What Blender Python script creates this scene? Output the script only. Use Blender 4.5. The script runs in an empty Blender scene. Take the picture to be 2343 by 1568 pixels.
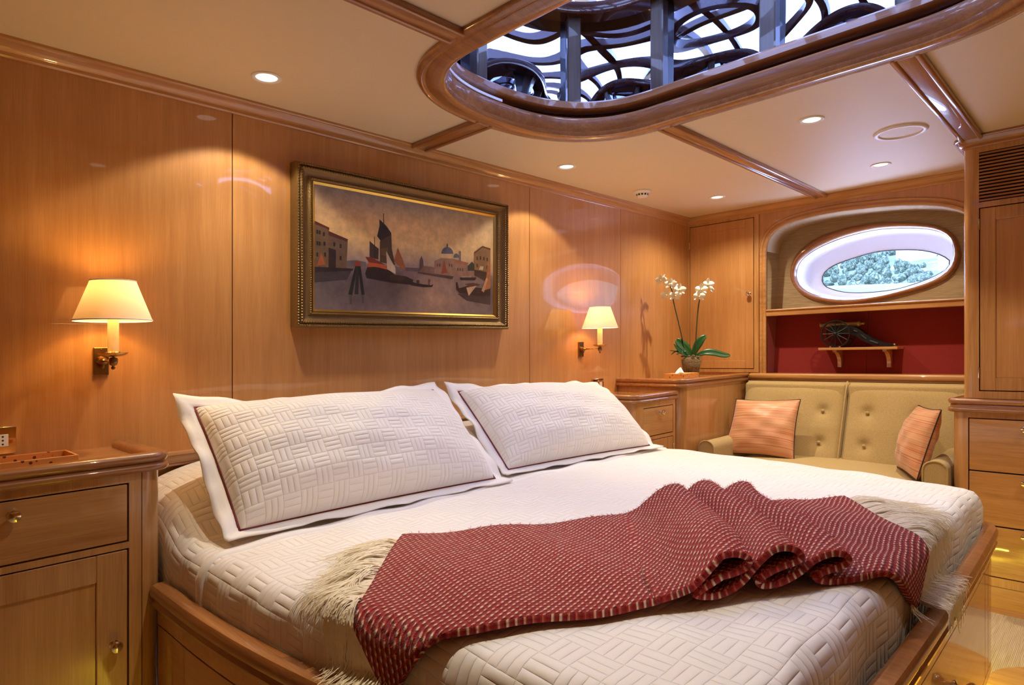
import bpy, bmesh, math, random
from mathutils import Vector, Matrix
random.seed(7)
PI = math.pi
scn = bpy.context.scene
C = scn.collection

# ------------------------------------------------------------------ camera, sky, exposure
cam_d = bpy.data.cameras.new('camera'); cam = bpy.data.objects.new('camera', cam_d); C.objects.link(cam)
cam.location = (0, 0, 1.22); cam.rotation_euler = (PI/2, 0, -math.radians(45.84))
cam_d.sensor_width = 36; cam_d.lens = 1457/2343*36; cam_d.shift_y = 16/2343
cam_d.clip_start = 0.02; cam_d.clip_end = 2000
scn.camera = cam
world = bpy.data.worlds.new('world'); scn.world = world; world.use_nodes = True
wbg = world.node_tree.nodes['Background']
wbg.inputs[0].default_value = (0.48, 0.60, 1.0, 1); wbg.inputs[1].default_value = 17.0
vs = scn.view_settings
vs.view_transform = 'Standard'; vs.look = 'None'; vs.gamma = 1.0; vs.exposure = 0.0; vs.use_curve_mapping = False
WARM = (1.0, 0.89, 0.68)       # halogen downlights
LAMP = (1.0, 0.60, 0.19)       # wall lamp bulbs
DL_WIDE, DL_NARROW, LAMP_W, LED_W = 19.0, 36.0, 2.8, 20.0
# the cabin sole is not level in the photograph: decks rise gently to the right
SLOPE = (0.02263*0.6967, -0.02263*0.7174)

ZC = 2.155      # ceiling
YA = 2.35       # bulkhead behind the bed
XB = 4.29       # hull side with the window niche
XL, YF = -0.95, -1.75
# ------------------------------------------------------------------ materials
def srgb(r, g, b):
    f = lambda c: (c/255/12.92) if c/255 <= .04045 else ((c/255+.055)/1.055)**2.4
    return (f(r), f(g), f(b), 1)
class NT:
    def __init__(s, name):
        s.m = bpy.data.materials.new(name); s.m.use_nodes = True
        s.t = s.m.node_tree; s.n = s.t.nodes; s.b = s.n['Principled BSDF']
    def add(s, typ, **kw):
        n = s.n.new(typ)
        for k, v in kw.items(): setattr(n, k, v)
        return n
    def link(s, a, b): s.t.links.new(a, b)
    def math(s, op, a, b=None, clamp=False):
        n = s.add('ShaderNodeMath', operation=op); n.use_clamp = clamp
        for i, v in enumerate((a, b)):
            if v is None: continue
            if isinstance(v, (int, float)): n.inputs[i].default_value = v
            else: s.link(v, n.inputs[i])
        return n.outputs[0]
    def set(s, **kw):
        for k, v in kw.items(): s.b.inputs[k.replace('_', ' ')].default_value = v
        return s
    def ramp(s, fac, stops):
        r = s.add('ShaderNodeValToRGB'); e = r.color_ramp.elements
        while len(e) < len(stops): e.new(0.5)
        for i, (p, c) in enumerate(stops): e[i].position = p; e[i].color = c
        s.link(fac, r.inputs[0]); return r.outputs[0]
    def noise(s, vec, scale, detail=3, rough=.5):
        n = s.add('ShaderNodeTexNoise'); n.inputs['Scale'].default_value = scale
        n.inputs['Detail'].default_value = detail; n.inputs['Roughness'].default_value = rough
        if vec is not None: s.link(vec, n.inputs['Vector'])
        return n.outputs['Fac']
    def coord(s, kind='Object', scale=(1, 1, 1)):
        c = s.add('ShaderNodeTexCoord'); m = s.add('ShaderNodeMapping'); m.inputs['Scale'].default_value = scale
        s.link(c.outputs[kind], m.inputs['Vector']); return m.outputs[0]
    def bump(s, h, dist=.001, strength=1.0):
        b = s.add('ShaderNodeBump'); b.inputs['Distance'].default_value = dist; b.inputs['Strength'].default_value = strength
        s.link(h, b.inputs['Height']); s.link(b.outputs[0], s.b.inputs['Normal']); return b
M = {}
def plain(name, col, rough=.5, metal=0.0, coat=0.0, **kw):
    t = NT(name); t.set(Base_Color=col, Roughness=rough, Metallic=metal, Coat_Weight=coat, Coat_Roughness=.04, **kw)
    M[name] = t.m; return t
def wood(name, axis, dark, mid, light, coat=1.0, rough=.35, fine=1.0):
    t = NT(name)
    sc = {'x': (2.2, 42, 42), 'y': (42, 2.2, 42), 'z': (42, 42, 2.2)}[axis]
    sf = {'x': (9, 320, 320), 'y': (320, 9, 320), 'z': (320, 320, 9)}[axis]
    sb = {'x': (.5, 4, 4), 'y': (4, .5, 4), 'z': (4, 4, .5)}[axis]
    a = t.noise(t.coord('Object', sc), 1.0, 5, .6)
    b = t.noise(t.coord('Object', sf), 1.0, 2, .5)
    c = t.noise(t.coord('Object', sb), 1.0, 2, .5)
    v = t.math('ADD', t.math('MULTIPLY', a, .45), t.math('MULTIPLY', b, .30*fine))
    v = t.math('ADD', v, t.math('MULTIPLY', c, .30))
    col = t.ramp(v, [(.36, dark), (.53, mid), (.70, light)])
    t.link(col, t.b.inputs['Base Color'])
    t.set(Roughness=rough, Coat_Weight=coat, Coat_Roughness=.035, Coat_IOR=1.5)
    M[name] = t.m
for ax in 'xyz':
    wood('wood_'+ax, ax, srgb(162, 108, 57), srgb(190, 136, 78), srgb(210, 158, 98))
    wood('veneer_'+ax, ax, srgb(178, 121, 67), srgb(194, 137, 79), srgb(209, 153, 94))
    wood('rim_'+ax, ax, srgb(128, 76, 38), srgb(158, 100, 51), srgb(186, 128, 72))
    wood('mahogany_'+ax, ax, srgb(44, 18, 10), srgb(70, 30, 16), srgb(96, 44, 22), rough=.25)
wood('oak_z', 'z', srgb(54, 42, 34), srgb(76, 60, 48), srgb(96, 78, 62), coat=.6)
wood('teak_y', 'y', srgb(150, 104, 50), srgb(186, 136, 72), srgb(206, 160, 96), coat=.5)

t = plain('vinyl', srgb(224, 204, 168), .55); n = t.noise(t.coord('Object', (1, 1, 1)), 420, 2); t.bump(n, .0006, .5)
t = plain('carpet', srgb(205, 180, 140), .9)
w1 = t.add('ShaderNodeTexWave', wave_type='BANDS', bands_direction='X'); w1.inputs['Scale'].default_value = 46
w2 = t.add('ShaderNodeTexWave', wave_type='BANDS', bands_direction='Y'); w2.inputs['Scale'].default_value = 60
for w in (w1, w2): t.link(t.coord('Object'), w.inputs['Vector'])
hh = t.math('MULTIPLY', w1.outputs['Fac'], w2.outputs['Fac'])
nn = t.noise(t.coord('Object', (8, 200, 1)), 1.0, 2)
t.link(t.ramp(t.math('ADD', t.math('MULTIPLY', hh, .5), t.math('MULTIPLY', nn, .5)), [(.15, srgb(168, 138, 98)), (.7, srgb(226, 206, 170))]), t.b.inputs['Base Color'])
t.bump(hh, .003, .8)

def quilt(name, col, cell, ribs, dist):
    t = plain(name, col, .62, Sheen_Weight=.25)
    uvn = t.add('ShaderNodeUVMap'); sep = t.add('ShaderNodeSeparateXYZ'); t.link(uvn.outputs[0], sep.inputs[0])
    x = t.math('DIVIDE', sep.outputs[0], cell); y = t.math('DIVIDE', sep.outputs[1], cell)
    chk = t.math('MODULO', t.math('ADD', t.math('FLOOR', x), t.math('FLOOR', y)), 2.0)
    chk = t.math('ABSOLUTE', chk)
    sx = t.math('POWER', t.math('ABSOLUTE', t.math('SINE', t.math('MULTIPLY', x, PI*ribs))), .45)
    sy = t.math('POWER', t.math('ABSOLUTE', t.math('SINE', t.math('MULTIPLY', y, PI*ribs))), .45)
    ex = t.math('POWER', t.math('ABSOLUTE', t.math('SINE', t.math('MULTIPLY', x, PI))), .25)
    ey = t.math('POWER', t.math('ABSOLUTE', t.math('SINE', t.math('MULTIPLY', y, PI))), .25)
    a = t.math('MULTIPLY', sx, ey); b = t.math('MULTIPLY', sy, ex)
    h = t.math('ADD', t.math('MULTIPLY', a, chk), t.math('MULTIPLY', b, t.math('SUBTRACT', 1.0, chk)))
    nz = t.noise(uvn.outputs[0], 30, 3)
    h = t.math('ADD', h, t.math('MULTIPLY', nz, .5))
    t.bump(h, dist, .9)
quilt('quilt', srgb(240, 232, 222), .064, 3, .0032)
quilt('quilt_sham', srgb(240, 232, 222), .056, 3, .003)
t = plain('cotton', srgb(240, 233, 226), .7, Sheen_Weight=.2); t.bump(t.noise(t.coord('Object'), 25, 3), .004, .5)
plain('piping_red', srgb(112, 20, 28), .6)
# knitted throw: diagonal rows of stitches
t = plain('knit', srgb(140, 40, 40), .95, Sheen_Weight=.12)
uvn = t.add('ShaderNodeUVMap'); sep = t.add('ShaderNodeSeparateXYZ'); t.link(uvn.outputs[0], sep.inputs[0])
su, sv = sep.outputs[0], sep.outputs[1]
nz0 = t.noise(uvn.outputs[0], 9, 2)
rowc = t.math('ADD', t.math('SUBTRACT', t.math('MULTIPLY', su, .86), t.math('MULTIPLY', sv, .51)), t.math('MULTIPLY', nz0, .014))
alng = t.math('ADD', t.math('MULTIPLY', su, .75), t.math('MULTIPLY', sv, .66))
rown = t.math('FLOOR', t.math('DIVIDE', rowc, .0135))
stag = t.math('MULTIPLY', rown, .41)
row = t.math('SINE', t.math('MULTIPLY', rowc, 2*PI/.0135))
zz = t.math('SINE', t.math('MULTIPLY', t.math('ADD', t.math('DIVIDE', alng, .015), stag), 2*PI))
nz = t.noise(uvn.outputs[0], 38, 3); nzf = t.noise(uvn.outputs[0], 300, 3, .6)
val = t.math('ADD', t.math('ADD', t.math('MULTIPLY', row, .36), t.math('MULTIPLY', zz, .15)), t.math('ADD', t.math('MULTIPLY', nz, .42), t.math('MULTIPLY', nzf, .62)))
t.link(t.ramp(val, [(.42, srgb(158, 18, 20)), (.68, srgb(196, 48, 42)), (.82, srgb(216, 122, 98)), (.95, srgb(252, 224, 192))]), t.b.inputs['Base Color'])
t.bump(t.math('ADD', t.math('ADD', row, t.math('MULTIPLY', zz, .6)), t.math('MULTIPLY', nzf, 2.0)), .0035, 1.0)
t = NT('fringe'); tl = t.add('ShaderNodeBsdfTranslucent'); tl.inputs[0].default_value = srgb(255, 246, 226)
df = t.add('ShaderNodeBsdfDiffuse'); df.inputs[0].default_value = srgb(255, 242, 214); mx = t.add('ShaderNodeMixShader'); mx.inputs[0].default_value = .12
t.link(df.outputs[0], mx.inputs[1]); t.link(tl.outputs[0], mx.inputs[2]); t.link(mx.outputs[0], t.n['Material Output'].inputs[0]); M['fringe'] = t.m
plain('mohair', srgb(200, 66, 54), .9)
def fabric(name, c1, c2, sc, dist=.002):
    t = plain(name, c1, .9, Sheen_Weight=.15)
    a = t.noise(t.coord('Object', sc), 1.0, 3, .6)
    t.link(t.ramp(a, [(.3, c1), (.7, c2)]), t.b.inputs['Base Color']); t.bump(a, dist, .6); return t
fabric('sofa_fabric', srgb(162, 134, 82), srgb(194, 166, 110), (420, 240, 420))
fabric('grasscloth', srgb(150, 126, 90), srgb(192, 166, 126), (300, 12, 380))
fabric('red_leather', srgb(128, 22, 14), srgb(142, 30, 18), (300, 300, 300), .0004)
t = plain('stripe_silk', srgb(200, 130, 80), .45, Sheen_Weight=.3)
uvn = t.add('ShaderNodeUVMap'); mp = t.add('ShaderNodeMapping'); mp.inputs['Scale'].default_value = (.7, 150, 1); t.link(uvn.outputs[0], mp.inputs[0])
a = t.noise(mp.outputs[0], 1.0, 3, .7)
t.link(t.ramp(a, [(.36, srgb(190, 78, 48)), (.45, srgb(206, 128, 86)), (.55, srgb(214, 164, 116)), (.66, srgb(176, 150, 92))]), t.b.inputs['Base Color']); t.bump(a, .0008, .4)
plain('dark_piping', srgb(48, 26, 20), .6)
plain('brass', (.62, .42, .17, 1), .18, 1.0)
plain('antique_brass', (.30, .18, .07, 1), .28, 1.0)
plain('gold', (.85, .58, .22, 1), .12, 1.0)
plain('polished', (.80, .72, .60, 1), .06, 1.0)
t = plain('gilt', srgb(138, 108, 64), .42, .6); t.bump(t.noise(t.coord('Object'), 160, 3), .002, .7)
t = plain('gilt_bright', (.80, .54, .12, 1), .3, 1.0); t.bump(t.noise(t.coord('Object', (1, 1, 1)), 90, 3), .0008, .5)
plain('white_plastic', srgb(236, 230, 220), .4)
plain('speaker_grey', srgb(236, 230, 236), .4)
plain('black', (.004, .004, .004, 1), .5)
plain('gap', srgb(40, 16, 8), .8)
plain('cast_iron', srgb(26, 24, 24), .42, .3)
plain('old_bronze', (.30, .20, .09, 1), .35, 1.0)
plain('white_lacquer', srgb(244, 244, 248), .35, 0, .2)
plain('paper', srgb(244, 240, 236), .9)
plain('candle', srgb(250, 232, 190), .5, Subsurface_Weight=.0)
t = plain('petal', srgb(246, 240, 226), .55); t.set(Subsurface_Weight=.15)
plain('petal_lip', srgb(222, 190, 110), .5)
plain('leaf', srgb(26, 74, 20), .38, 0, .15)
plain('stem', srgb(52, 66, 34), .5)
t = plain('bark', srgb(120, 92, 66), .9); t.bump(t.noise(t.coord('Object'), 120, 3), .01, 1)
t = plain('dotted_box', srgb(222, 150, 76), .5)
vo = t.add('ShaderNodeTexVoronoi'); vo.inputs['Scale'].default_value = 60; t.link(t.coord('Object'), vo.inputs['Vector'])
t.link(t.ramp(vo.outputs['Distance'], [(.20, srgb(96, 44, 18)), (.28, srgb(222, 150, 76))]), t.b.inputs['Base Color'])
def emit(name, col, st):
    t = NT(name); t.set(Base_Color=(0, 0, 0, 1), Emission_Color=col, Emission_Strength=st); M[name] = t.m
emit('lens', (1, .93, .82, 1), 1.6); emit('bulb', (1, .74, .38, 1), 14.0); emit('led', (1, .82, .12, 1), 6.0)
def glassm(name, col=(1, 1, 1, 1), rough=0.0):
    t = NT(name); n = t.n; g = t.add('ShaderNodeBsdfGlossy'); g.inputs['Roughness'].default_value = .01
    tr = t.add('ShaderNodeBsdfTransparent'); tr.inputs[0].default_value = col
    lw = t.add('ShaderNodeLayerWeight'); lw.inputs[0].default_value = .5
    fr = t.math('ADD', t.math('MULTIPLY', t.math('POWER', lw.outputs['Facing'], 4.0), .6), .04)
    mx = t.add('ShaderNodeMixShader'); t.link(fr, mx.inputs[0]); t.link(tr.outputs[0], mx.inputs[1]); t.link(g.outputs[0], mx.inputs[2])
    t.link(mx.outputs[0], n['Material Output'].inputs[0]); M[name] = t.m
glassm('glass', (.94, .97, 1, 1)); glassm('deck_glass', (.40, .43, .53, 1)); glassm('pot_glass', (.90, .95, .86, 1))
plain('mirror', (.90, .92, .95, 1), .01, 1.0); plain('smoked_mirror', (.42, .46, .58, 1), .01, 1.0)
# lamp shade: paper that lets the bulb glow through
t = NT('shade'); tl = t.add('ShaderNodeBsdfTranslucent'); tl.inputs[0].default_value = srgb(255, 226, 190)
df = t.add('ShaderNodeBsdfDiffuse'); df.inputs[0].default_value = srgb(244, 226, 204)
mx = t.add('ShaderNodeMixShader'); mx.inputs[0].default_value = .14
t.link(df.outputs[0], mx.inputs[1]); t.link(tl.outputs[0], mx.inputs[2]); t.link(mx.outputs[0], t.n['Material Output'].inputs[0]); M['shade'] = t.m
# oil painting: flat colours from a colour attribute, mottled brushwork
t = NT('oil_paint'); ca = t.add('ShaderNodeVertexColor', layer_name='paint')
nb = t.noise(t.coord('Object'), 26, 5, .65); mixc = t.add('ShaderNodeMix', data_type='RGBA', blend_type='MULTIPLY')
t.link(ca.outputs[0], mixc.inputs[6]); t.link(t.ramp(nb, [(.3, (.72, .70, .70, 1)), (.7, (1.25, 1.2, 1.12, 1))]), mixc.inputs[7]); mixc.inputs[0].default_value = .8
t.link(mixc.outputs[2], t.b.inputs['Base Color']); t.set(Roughness=.42); t.bump(t.noise(t.coord('Object', (1, 1, 1)), 240, 3), .0006, .5); M['oil_paint'] = t.m
# outside
t = plain('hillside', srgb(140, 170, 150), .9)
a = t.noise(t.coord('Object'), .09, 6, .7); t.link(t.ramp(a, [(.40, srgb(58, 80, 70)), (.55, srgb(84, 106, 92)), (.64, srgb(160, 160, 150))]), t.b.inputs['Base Color'])
t = plain('foliage', srgb(92, 130, 130), .9); t.bump(t.noise(t.coord('Object'), 2.6, 5, .7), 1.2, 1.0); a = t.noise(t.coord('Object'), 1.7, 6, .75); t.link(t.ramp(a, [(.36, srgb(30, 58, 46)), (.5, srgb(70, 98, 82)), (.62, srgb(150, 166, 140))]), t.b.inputs['Base Color'])
plain('house_white', srgb(200, 196, 190), .8); plain('house_roof', srgb(150, 126, 112), .8); plain('house_glass', srgb(120, 140, 160), .3)

# ------------------------------------------------------------------ mesh helpers
class MB:
    def __init__(s): s.v = []; s.f = []; s.uv = None
    def add(s, vs, fs):
        o = len(s.v); s.v += [tuple(p) for p in vs]; s.f += [tuple(i+o for i in f) for f in fs]; return s
    def box(s, x0, x1, y0, y1, z0, z1, bev=0, seg=2):
        if bev <= 0:
            return s.add([(x, y, z) for x in (x0, x1) for y in (y0, y1) for z in (z0, z1)],
                         [(0, 1, 3, 2), (4, 6, 7, 5), (0, 4, 5, 1), (2, 3, 7, 6), (0, 2, 6, 4), (1, 5, 7, 3)])
        bm = bmesh.new(); bmesh.ops.create_cube(bm, size=1)
        for v in bm.verts: v.co = Vector(((x0+x1)/2+v.co.x*(x1-x0), (y0+y1)/2+v.co.y*(y1-y0), (z0+z1)/2+v.co.z*(z1-z0)))
        bmesh.ops.bevel(bm, geom=bm.edges[:], offset=bev, segments=seg, profile=.5, affect='EDGES')
        bm.verts.index_update(); s.add([v.co[:] for v in bm.verts], [[v.index for v in f.verts] for f in bm.faces]); bm.free(); return s
    def lathe(s, prof, c=(0, 0, 0), axis='z', n=24, cap=True):
        vs = []; fs = []; k = len(prof)
        for i in range(n):
            a = 2*PI*i/n
            for r, h in prof:
                p = (r*math.cos(a), r*math.sin(a), h)
                if axis == 'x': p = (p[2], p[0], p[1])
                elif axis == 'y': p = (p[0], p[2], p[1])
                vs.append((c[0]+p[0], c[1]+p[1], c[2]+p[2]))
        for i in range(n):
            j = (i+1) % n
            for q in range(k-1): fs.append((i*k+q, j*k+q, j*k+q+1, i*k+q+1))
        if cap:
            fs.append([i*k for i in range(n)]); fs.append([i*k+k-1 for i in range(n)])
        return s.add(vs, fs)
    def tube(s, pts, r, n=8, cap=True):
        pts = [Vector(p) for p in pts]; m = len(pts); rr = r if isinstance(r, (list, tuple)) else [r]*m
        vs = []; fs = []; up = None
        for i, p in enumerate(pts):
            d = (pts[min(i+1, m-1)]-pts[max(i-1, 0)]).normalized()
            if up is None: up = Vector((0, 0, 1)) if abs(d.z) < .9 else Vector((1, 0, 0))
            a = d.cross(up).normalized(); b = a.cross(d).normalized(); up = b
            for k in range(n):
                t = 2*PI*k/n; vs.append(p+(a*math.cos(t)+b*math.sin(t))*rr[i])
        for i in range(m-1):
            for k in range(n):
                k2 = (k+1) % n; fs.append((i*n+k, i*n+k2, (i+1)*n+k2, (i+1)*n+k))
        if cap: fs.append(list(range(n))); fs.append([(m-1)*n+k for k in range(n)])
        return s.add(vs, fs)
    def sweep(s, path, prof, normal_fn, closed=False, capped=True):
        """prof: list of (o, h): o along outward normal, h along second axis given by normal_fn(i)->(n, b)"""
        vs = []; fs = []; k = len(prof); m = len(path)
        for i, p in enumerate(path):
            nn, bb = normal_fn(i); p = Vector(p)
            for o, h in prof: vs.append(p+Vector(nn)*o+Vector(bb)*h)
        for i in range(m if closed else m-1):
            j = (i+1) % m
            for q in range(k): q2 = (q+1) % k; fs.append((i*k+q, i*k+q2, j*k+q2, j*k+q))
        if capped and not closed: fs.append(list(range(k))); fs.append([(m-1)*k+q for q in range(k)])
        return s.add(vs, fs)
    def prism(s, poly, d0, d1, axis='x'):
        n = len(poly)
        def P(a, b, d): return {'x': (d, a, b), 'y': (a, d, b), 'z': (a, b, d)}[axis]
        vs = [P(a, b, d0) for a, b in poly]+[P(a, b, d1) for a, b in poly]
        return s.add(vs, [list(range(n)), list(range(n, 2*n))]+[(i, (i+1) % n, n+(i+1) % n, n+i) for i in range(n)])
    def grid(s, fn, nu, nv, closed_u=False):
        vs = [fn(i/nu, j/nv) for i in range(nu+1) for j in range(nv+1)]
        return s.add(vs, [(i*(nv+1)+j, (i+1)*(nv+1)+j, (i+1)*(nv+1)+j+1, i*(nv+1)+j+1) for i in range(nu) for j in range(nv)])
    def build(s, name, mat, parent=None, smooth=False, recalc=True, flat_angle=40):
        me = bpy.data.meshes.new(name); off = Vector((0, 0, 0))
        if parent is not None:
            q = parent
            while q is not None: off += q.location; q = q.parent
        me.from_pydata([tuple(Vector(v)-off) for v in s.v], [], s.f)
        if recalc:
            bm = bmesh.new(); bm.from_mesh(me); bmesh.ops.recalc_face_normals(bm, faces=bm.faces[:]); bm.to_mesh(me); bm.free()
        if s.uv is not None:
            l = me.uv_layers.new(name='UVMap')
            for lp in me.loops: l.data[lp.index].uv = s.uv[lp.vertex_index]
        me.materials.append(M[mat] if isinstance(mat, str) else mat)
        o = bpy.data.objects.new(name, me); C.objects.link(o)
        if smooth:
            me.shade_smooth()
            if smooth == 'auto':
                try: me.set_sharp_from_angle(angle=math.radians(flat_angle))
                except Exception: pass
        if parent is not None: o.parent = parent
        return o
def tag(o, label, cat, group=None):
    o['label'] = label; o['category'] = cat
    if group: o['group'] = group
    return o
def struct(o): o['kind'] = 'structure'; return o
def thing(name, label, cat, loc, group=None):
    o = bpy.data.objects.new(name, None); C.objects.link(o); o.location = loc; o.empty_display_size = .05
    return tag(o, label, cat, group)
def dup(root, loc, label, group=None):
    r = root.copy(); C.objects.link(r); r.location = loc; r['label'] = label
    if group: r['group'] = group
    for ch in list(root.children):
        c = ch.copy(); C.objects.link(c); c.parent = r
        for g in list(ch.children):
            d = g.copy(); C.objects.link(d); d.parent = c
    return r
def spot(root, loc, e, ang, blend, rad=.02, col=WARM):
    l = bpy.data.lights.new('downlight_beam', 'SPOT'); l.energy = e; l.spot_size = math.radians(ang); l.spot_blend = blend
    l.shadow_soft_size = rad; l.color = col
    o = bpy.data.objects.new('downlight_beam', l); C.objects.link(o); o.parent = root; o.location = loc; return o
def smoothpoly(pts, sub=5):
    """closed Catmull-Rom through pts"""
    n = len(pts); out = []
    for i in range(n):
        p0, p1, p2, p3 = pts[i-1], pts[i], pts[(i+1) % n], pts[(i+2) % n]
        for k in range(sub):
            t = k/sub
            out.append(tuple(.5*((2*p1[d])+(-p0[d]+p2[d])*t+(2*p0[d]-5*p1[d]+4*p2[d]-p3[d])*t*t+(-p0[d]+3*p1[d]-3*p2[d]+p3[d])*t**3) for d in (0, 1)))
    return out
def offs2d(pts, closed=True):
    """outward normals of a closed 2-D outline"""
    n = len(pts); A = sum(pts[i][0]*pts[(i+1) % n][1]-pts[(i+1) % n][0]*pts[i][1] for i in range(n)) if closed else 1
    sg = 1 if A > 0 else -1; res = []
    for i in range(n):
        a = pts[i-1] if (closed or i > 0) else pts[i]; b = pts[(i+1) % n] if (closed or i < n-1) else pts[i]
        dx, dy = b[0]-a[0], b[1]-a[1]; L = math.hypot(dx, dy) or 1; res.append((sg*dy/L, -sg*dx/L))
    return res
# ------------------------------------------------------------------ the room
def sky_outline(off, n=140, zz=None):
    a, b, st, cx, cy, e = .585-off, .50-off, .44, 1.805, .97, 2/2.35
    pts = []
    for i in range(n+1):
        t = PI*i/n; c, s_ = math.cos(t), math.sin(t)
        pts.append((cx+a*math.copysign(abs(c)**e, c), cy+st+b*abs(s_)**e))
    for i in range(n+1):
        t = PI+PI*i/n; c, s_ = math.cos(t), math.sin(t)
        pts.append((cx+a*math.copysign(abs(c)**e, c), cy-st-b*abs(s_)**e))
    return pts
def resample(pts, m):
    n = len(pts); L = [0]
    for i in range(n): L.append(L[-1]+math.dist(pts[i], pts[(i+1) % n]))
    out = []; k = 0
    for j in range(m):
        d = L[-1]*j/m
        while L[k+1] < d: k += 1
        t = (d-L[k])/((L[k+1]-L[k]) or 1); a, b = pts[k], pts[(k+1) % n]
        out.append((a[0]+(b[0]-a[0])*t, a[1]+(b[1]-a[1])*t))
    return out
def bridge(mb, inner, rect, fn):
    """fill between a closed outline and a surrounding rectangle (a0,a1,b0,b1)"""
    a0, a1, b0, b1 = rect; n = len(inner)
    cx = sum(p[0] for p in inner)/n; cy = sum(p[1] for p in inner)/n
    angs = [math.atan2(p[1]-cy, p[0]-cx) for p in inner]
    def hit(t):
        dx, dy = math.cos(t), math.sin(t); ks = []
        if dx > 1e-9: ks.append((a1-cx)/dx)
        if dx < -1e-9: ks.append((a0-cx)/dx)
        if dy > 1e-9: ks.append((b1-cy)/dy)
        if dy < -1e-9: ks.append((b0-cy)/dy)
        k = min(ks); return (cx+dx*k, cy+dy*k)
    outer = [hit(t) for t in angs]
    corners = [(a0, b0), (a0, b1), (a1, b0), (a1, b1)]
    for c in corners:            # snap the nearest ray to each corner
        k = min(range(n), key=lambda i: math.dist(outer[i], c)); outer[k] = c
    vs = [fn(*p) for p in inner]+[fn(*p) for p in outer]
    mb.add(vs, [(i, (i+1) % n, n+(i+1) % n, n+i) for i in range(n)])
# floor: carpet with a wooden border by the chest and a lit wooden inlay at the foot of the bed
fl = struct(MB().box(XL, 3.525, YF, YA, -.03, 0).build('floor', 'carpet')); fl['label'] = 'woven beige carpet floor'
MB().box(3.525, XB, YF, YA, -.03, .001).build('floor_border', 'wood_y', fl)
inl = [(2.0, -.6), (3.05, -.6)]+[(2.83+.22*math.cos(t), .15+.22*math.sin(t)) for t in [i/12*PI/2 for i in range(13)]]+[(2.0, .37)]
MB().prism(inl, .0, .003, 'z').build('floor_inlay', 'teak_y', fl)
# ceiling with the skylight opening
cb = MB(); bridge(cb, resample(sky_outline(.03), 120), (XL, XB+.3, YF, YA), lambda x, y: (x, y, ZC))
ceil = struct(cb.build('ceiling', 'vinyl')); ceil['label'] = 'cream vinyl panelled ceiling'
# bulkhead behind the bed: veneer panels with open seams
wb = struct(MB().box(XL, XB+.3, YA+.004, YA+.03, 0, ZC).build('wall_back', 'gap')); wb['label'] = 'varnished wood panelled bulkhead behind the bed'
sx = [XL, .956, 2.558, 3.422, XB]
for a, b in zip(sx, sx[1:]): MB().box(a+.0015, b-.0015, YA, YA+.004, 0, ZC-.02, .001, 1).build('panel', 'veneer_z', wb)
MB().box(.5, 3.0, YA-.022, YA, .885, .899, .004).box(.5, 3.0, YA-.012, YA, .855, .887, .004).box(.5, 3.0, YA-.016, YA, .848, .857, .002).build('rail', 'wood_x', wb)
wl = struct(MB().box(XL-.03, XL, YF, YA, 0, ZC).build('wall_left', 'veneer_z')); wl['label'] = 'wood panelled wall beside the camera'
wf = struct(MB().box(XL, XB+.3, YF-.03, YF, 0, ZC).build('wall_front', 'veneer_z')); wf['label'] = 'wood panelled wall behind the camera'
# hull side with the arched niche
def nback(z): return 4.405+.117*(z-1.02)
arch = [(1.765, 1.84), (1.757, 1.895), (1.733, 1.945), (1.689, 1.983), (1.61, 2.012), (1.512, 2.027), (1.37, 2.036), (1.234, 2.034), (1.10, 2.027), (.974, 2.016), (.82, 1.99), (.74, 1.966), (.675, 1.933), (.62, 1.88), (.585, 1.80), (.572, 1.70)]
def spl(pts, sub=4):
    out = []
    for i in range(len(pts)-1):
        p0, p1, p2, p3 = pts[max(i-1, 0)], pts[i], pts[i+1], pts[min(i+2, len(pts)-1)]
        for k in range(sub):
            t = k/sub; out.append(tuple(.5*((2*p1[d])+(-p0[d]+p2[d])*t+(2*p0[d]-5*p1[d]+4*p2[d]-p3[d])*t*t+(-p0[d]+3*p1[d]-3*p2[d]+p3[d])*t**3) for d in (0, 1)))
    return out+[pts[-1]]
arch = spl(arch, 3)
wr = struct(MB().box(XB, XB+.02, 1.765, YA, 0, ZC).build('wall_right', 'veneer_z')); wr['label'] = 'varnished hull side panelling with an arched niche'
MB().box(XB, XB+.3, YF, .572, 0, ZC).build('panel', 'veneer_z', wr)
MB().box(XB, XB+.3, .572, 1.765, 0, 1.0).build('panel', 'veneer_z', wr)
mb = MB(); n = len(arch)
mb.add([(XB, y, z) for y, z in arch]+[(XB, y, ZC) for y, z in arch], [(i, i+1, n+i+1, n+i) for i in range(n-1)]); mb.build('arch_panel', 'veneer_z', wr)
# reveal of the niche
mb = MB(); loop = [(1.765, 1.0)]+arch+[(.572, 1.0)]; n = len(loop)
mb.add([(XB, y, z) for y, z in loop]+[(nback(z)+.01, y, z) for y, z in loop], [(i, i+1, n+i+1, n+i) for i in range(n-1)]); mb.build('niche_reveal', 'grasscloth', wr)
mb = MB().add([(XB+.006, 1.7645, 1.45), (XB+.006, 1.7645, 1.86), (nback(1.86)-.006, 1.7645, 1.86), (nback(1.45)-.006, 1.7645, 1.45)], [(0, 1, 2, 3)])
mb.build('side_mirror', 'mirror', wr, recalc=False)
MB().add([(XB+.006, 1.7642, 1.0), (XB+.006, 1.7642, 1.405), (nback(1.405)-.004, 1.7642, 1.405), (nback(1.0)-.004, 1.7642, 1.0)], [(0, 1, 2, 3)]).build('side_panel', 'red_leather', wr)
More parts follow.
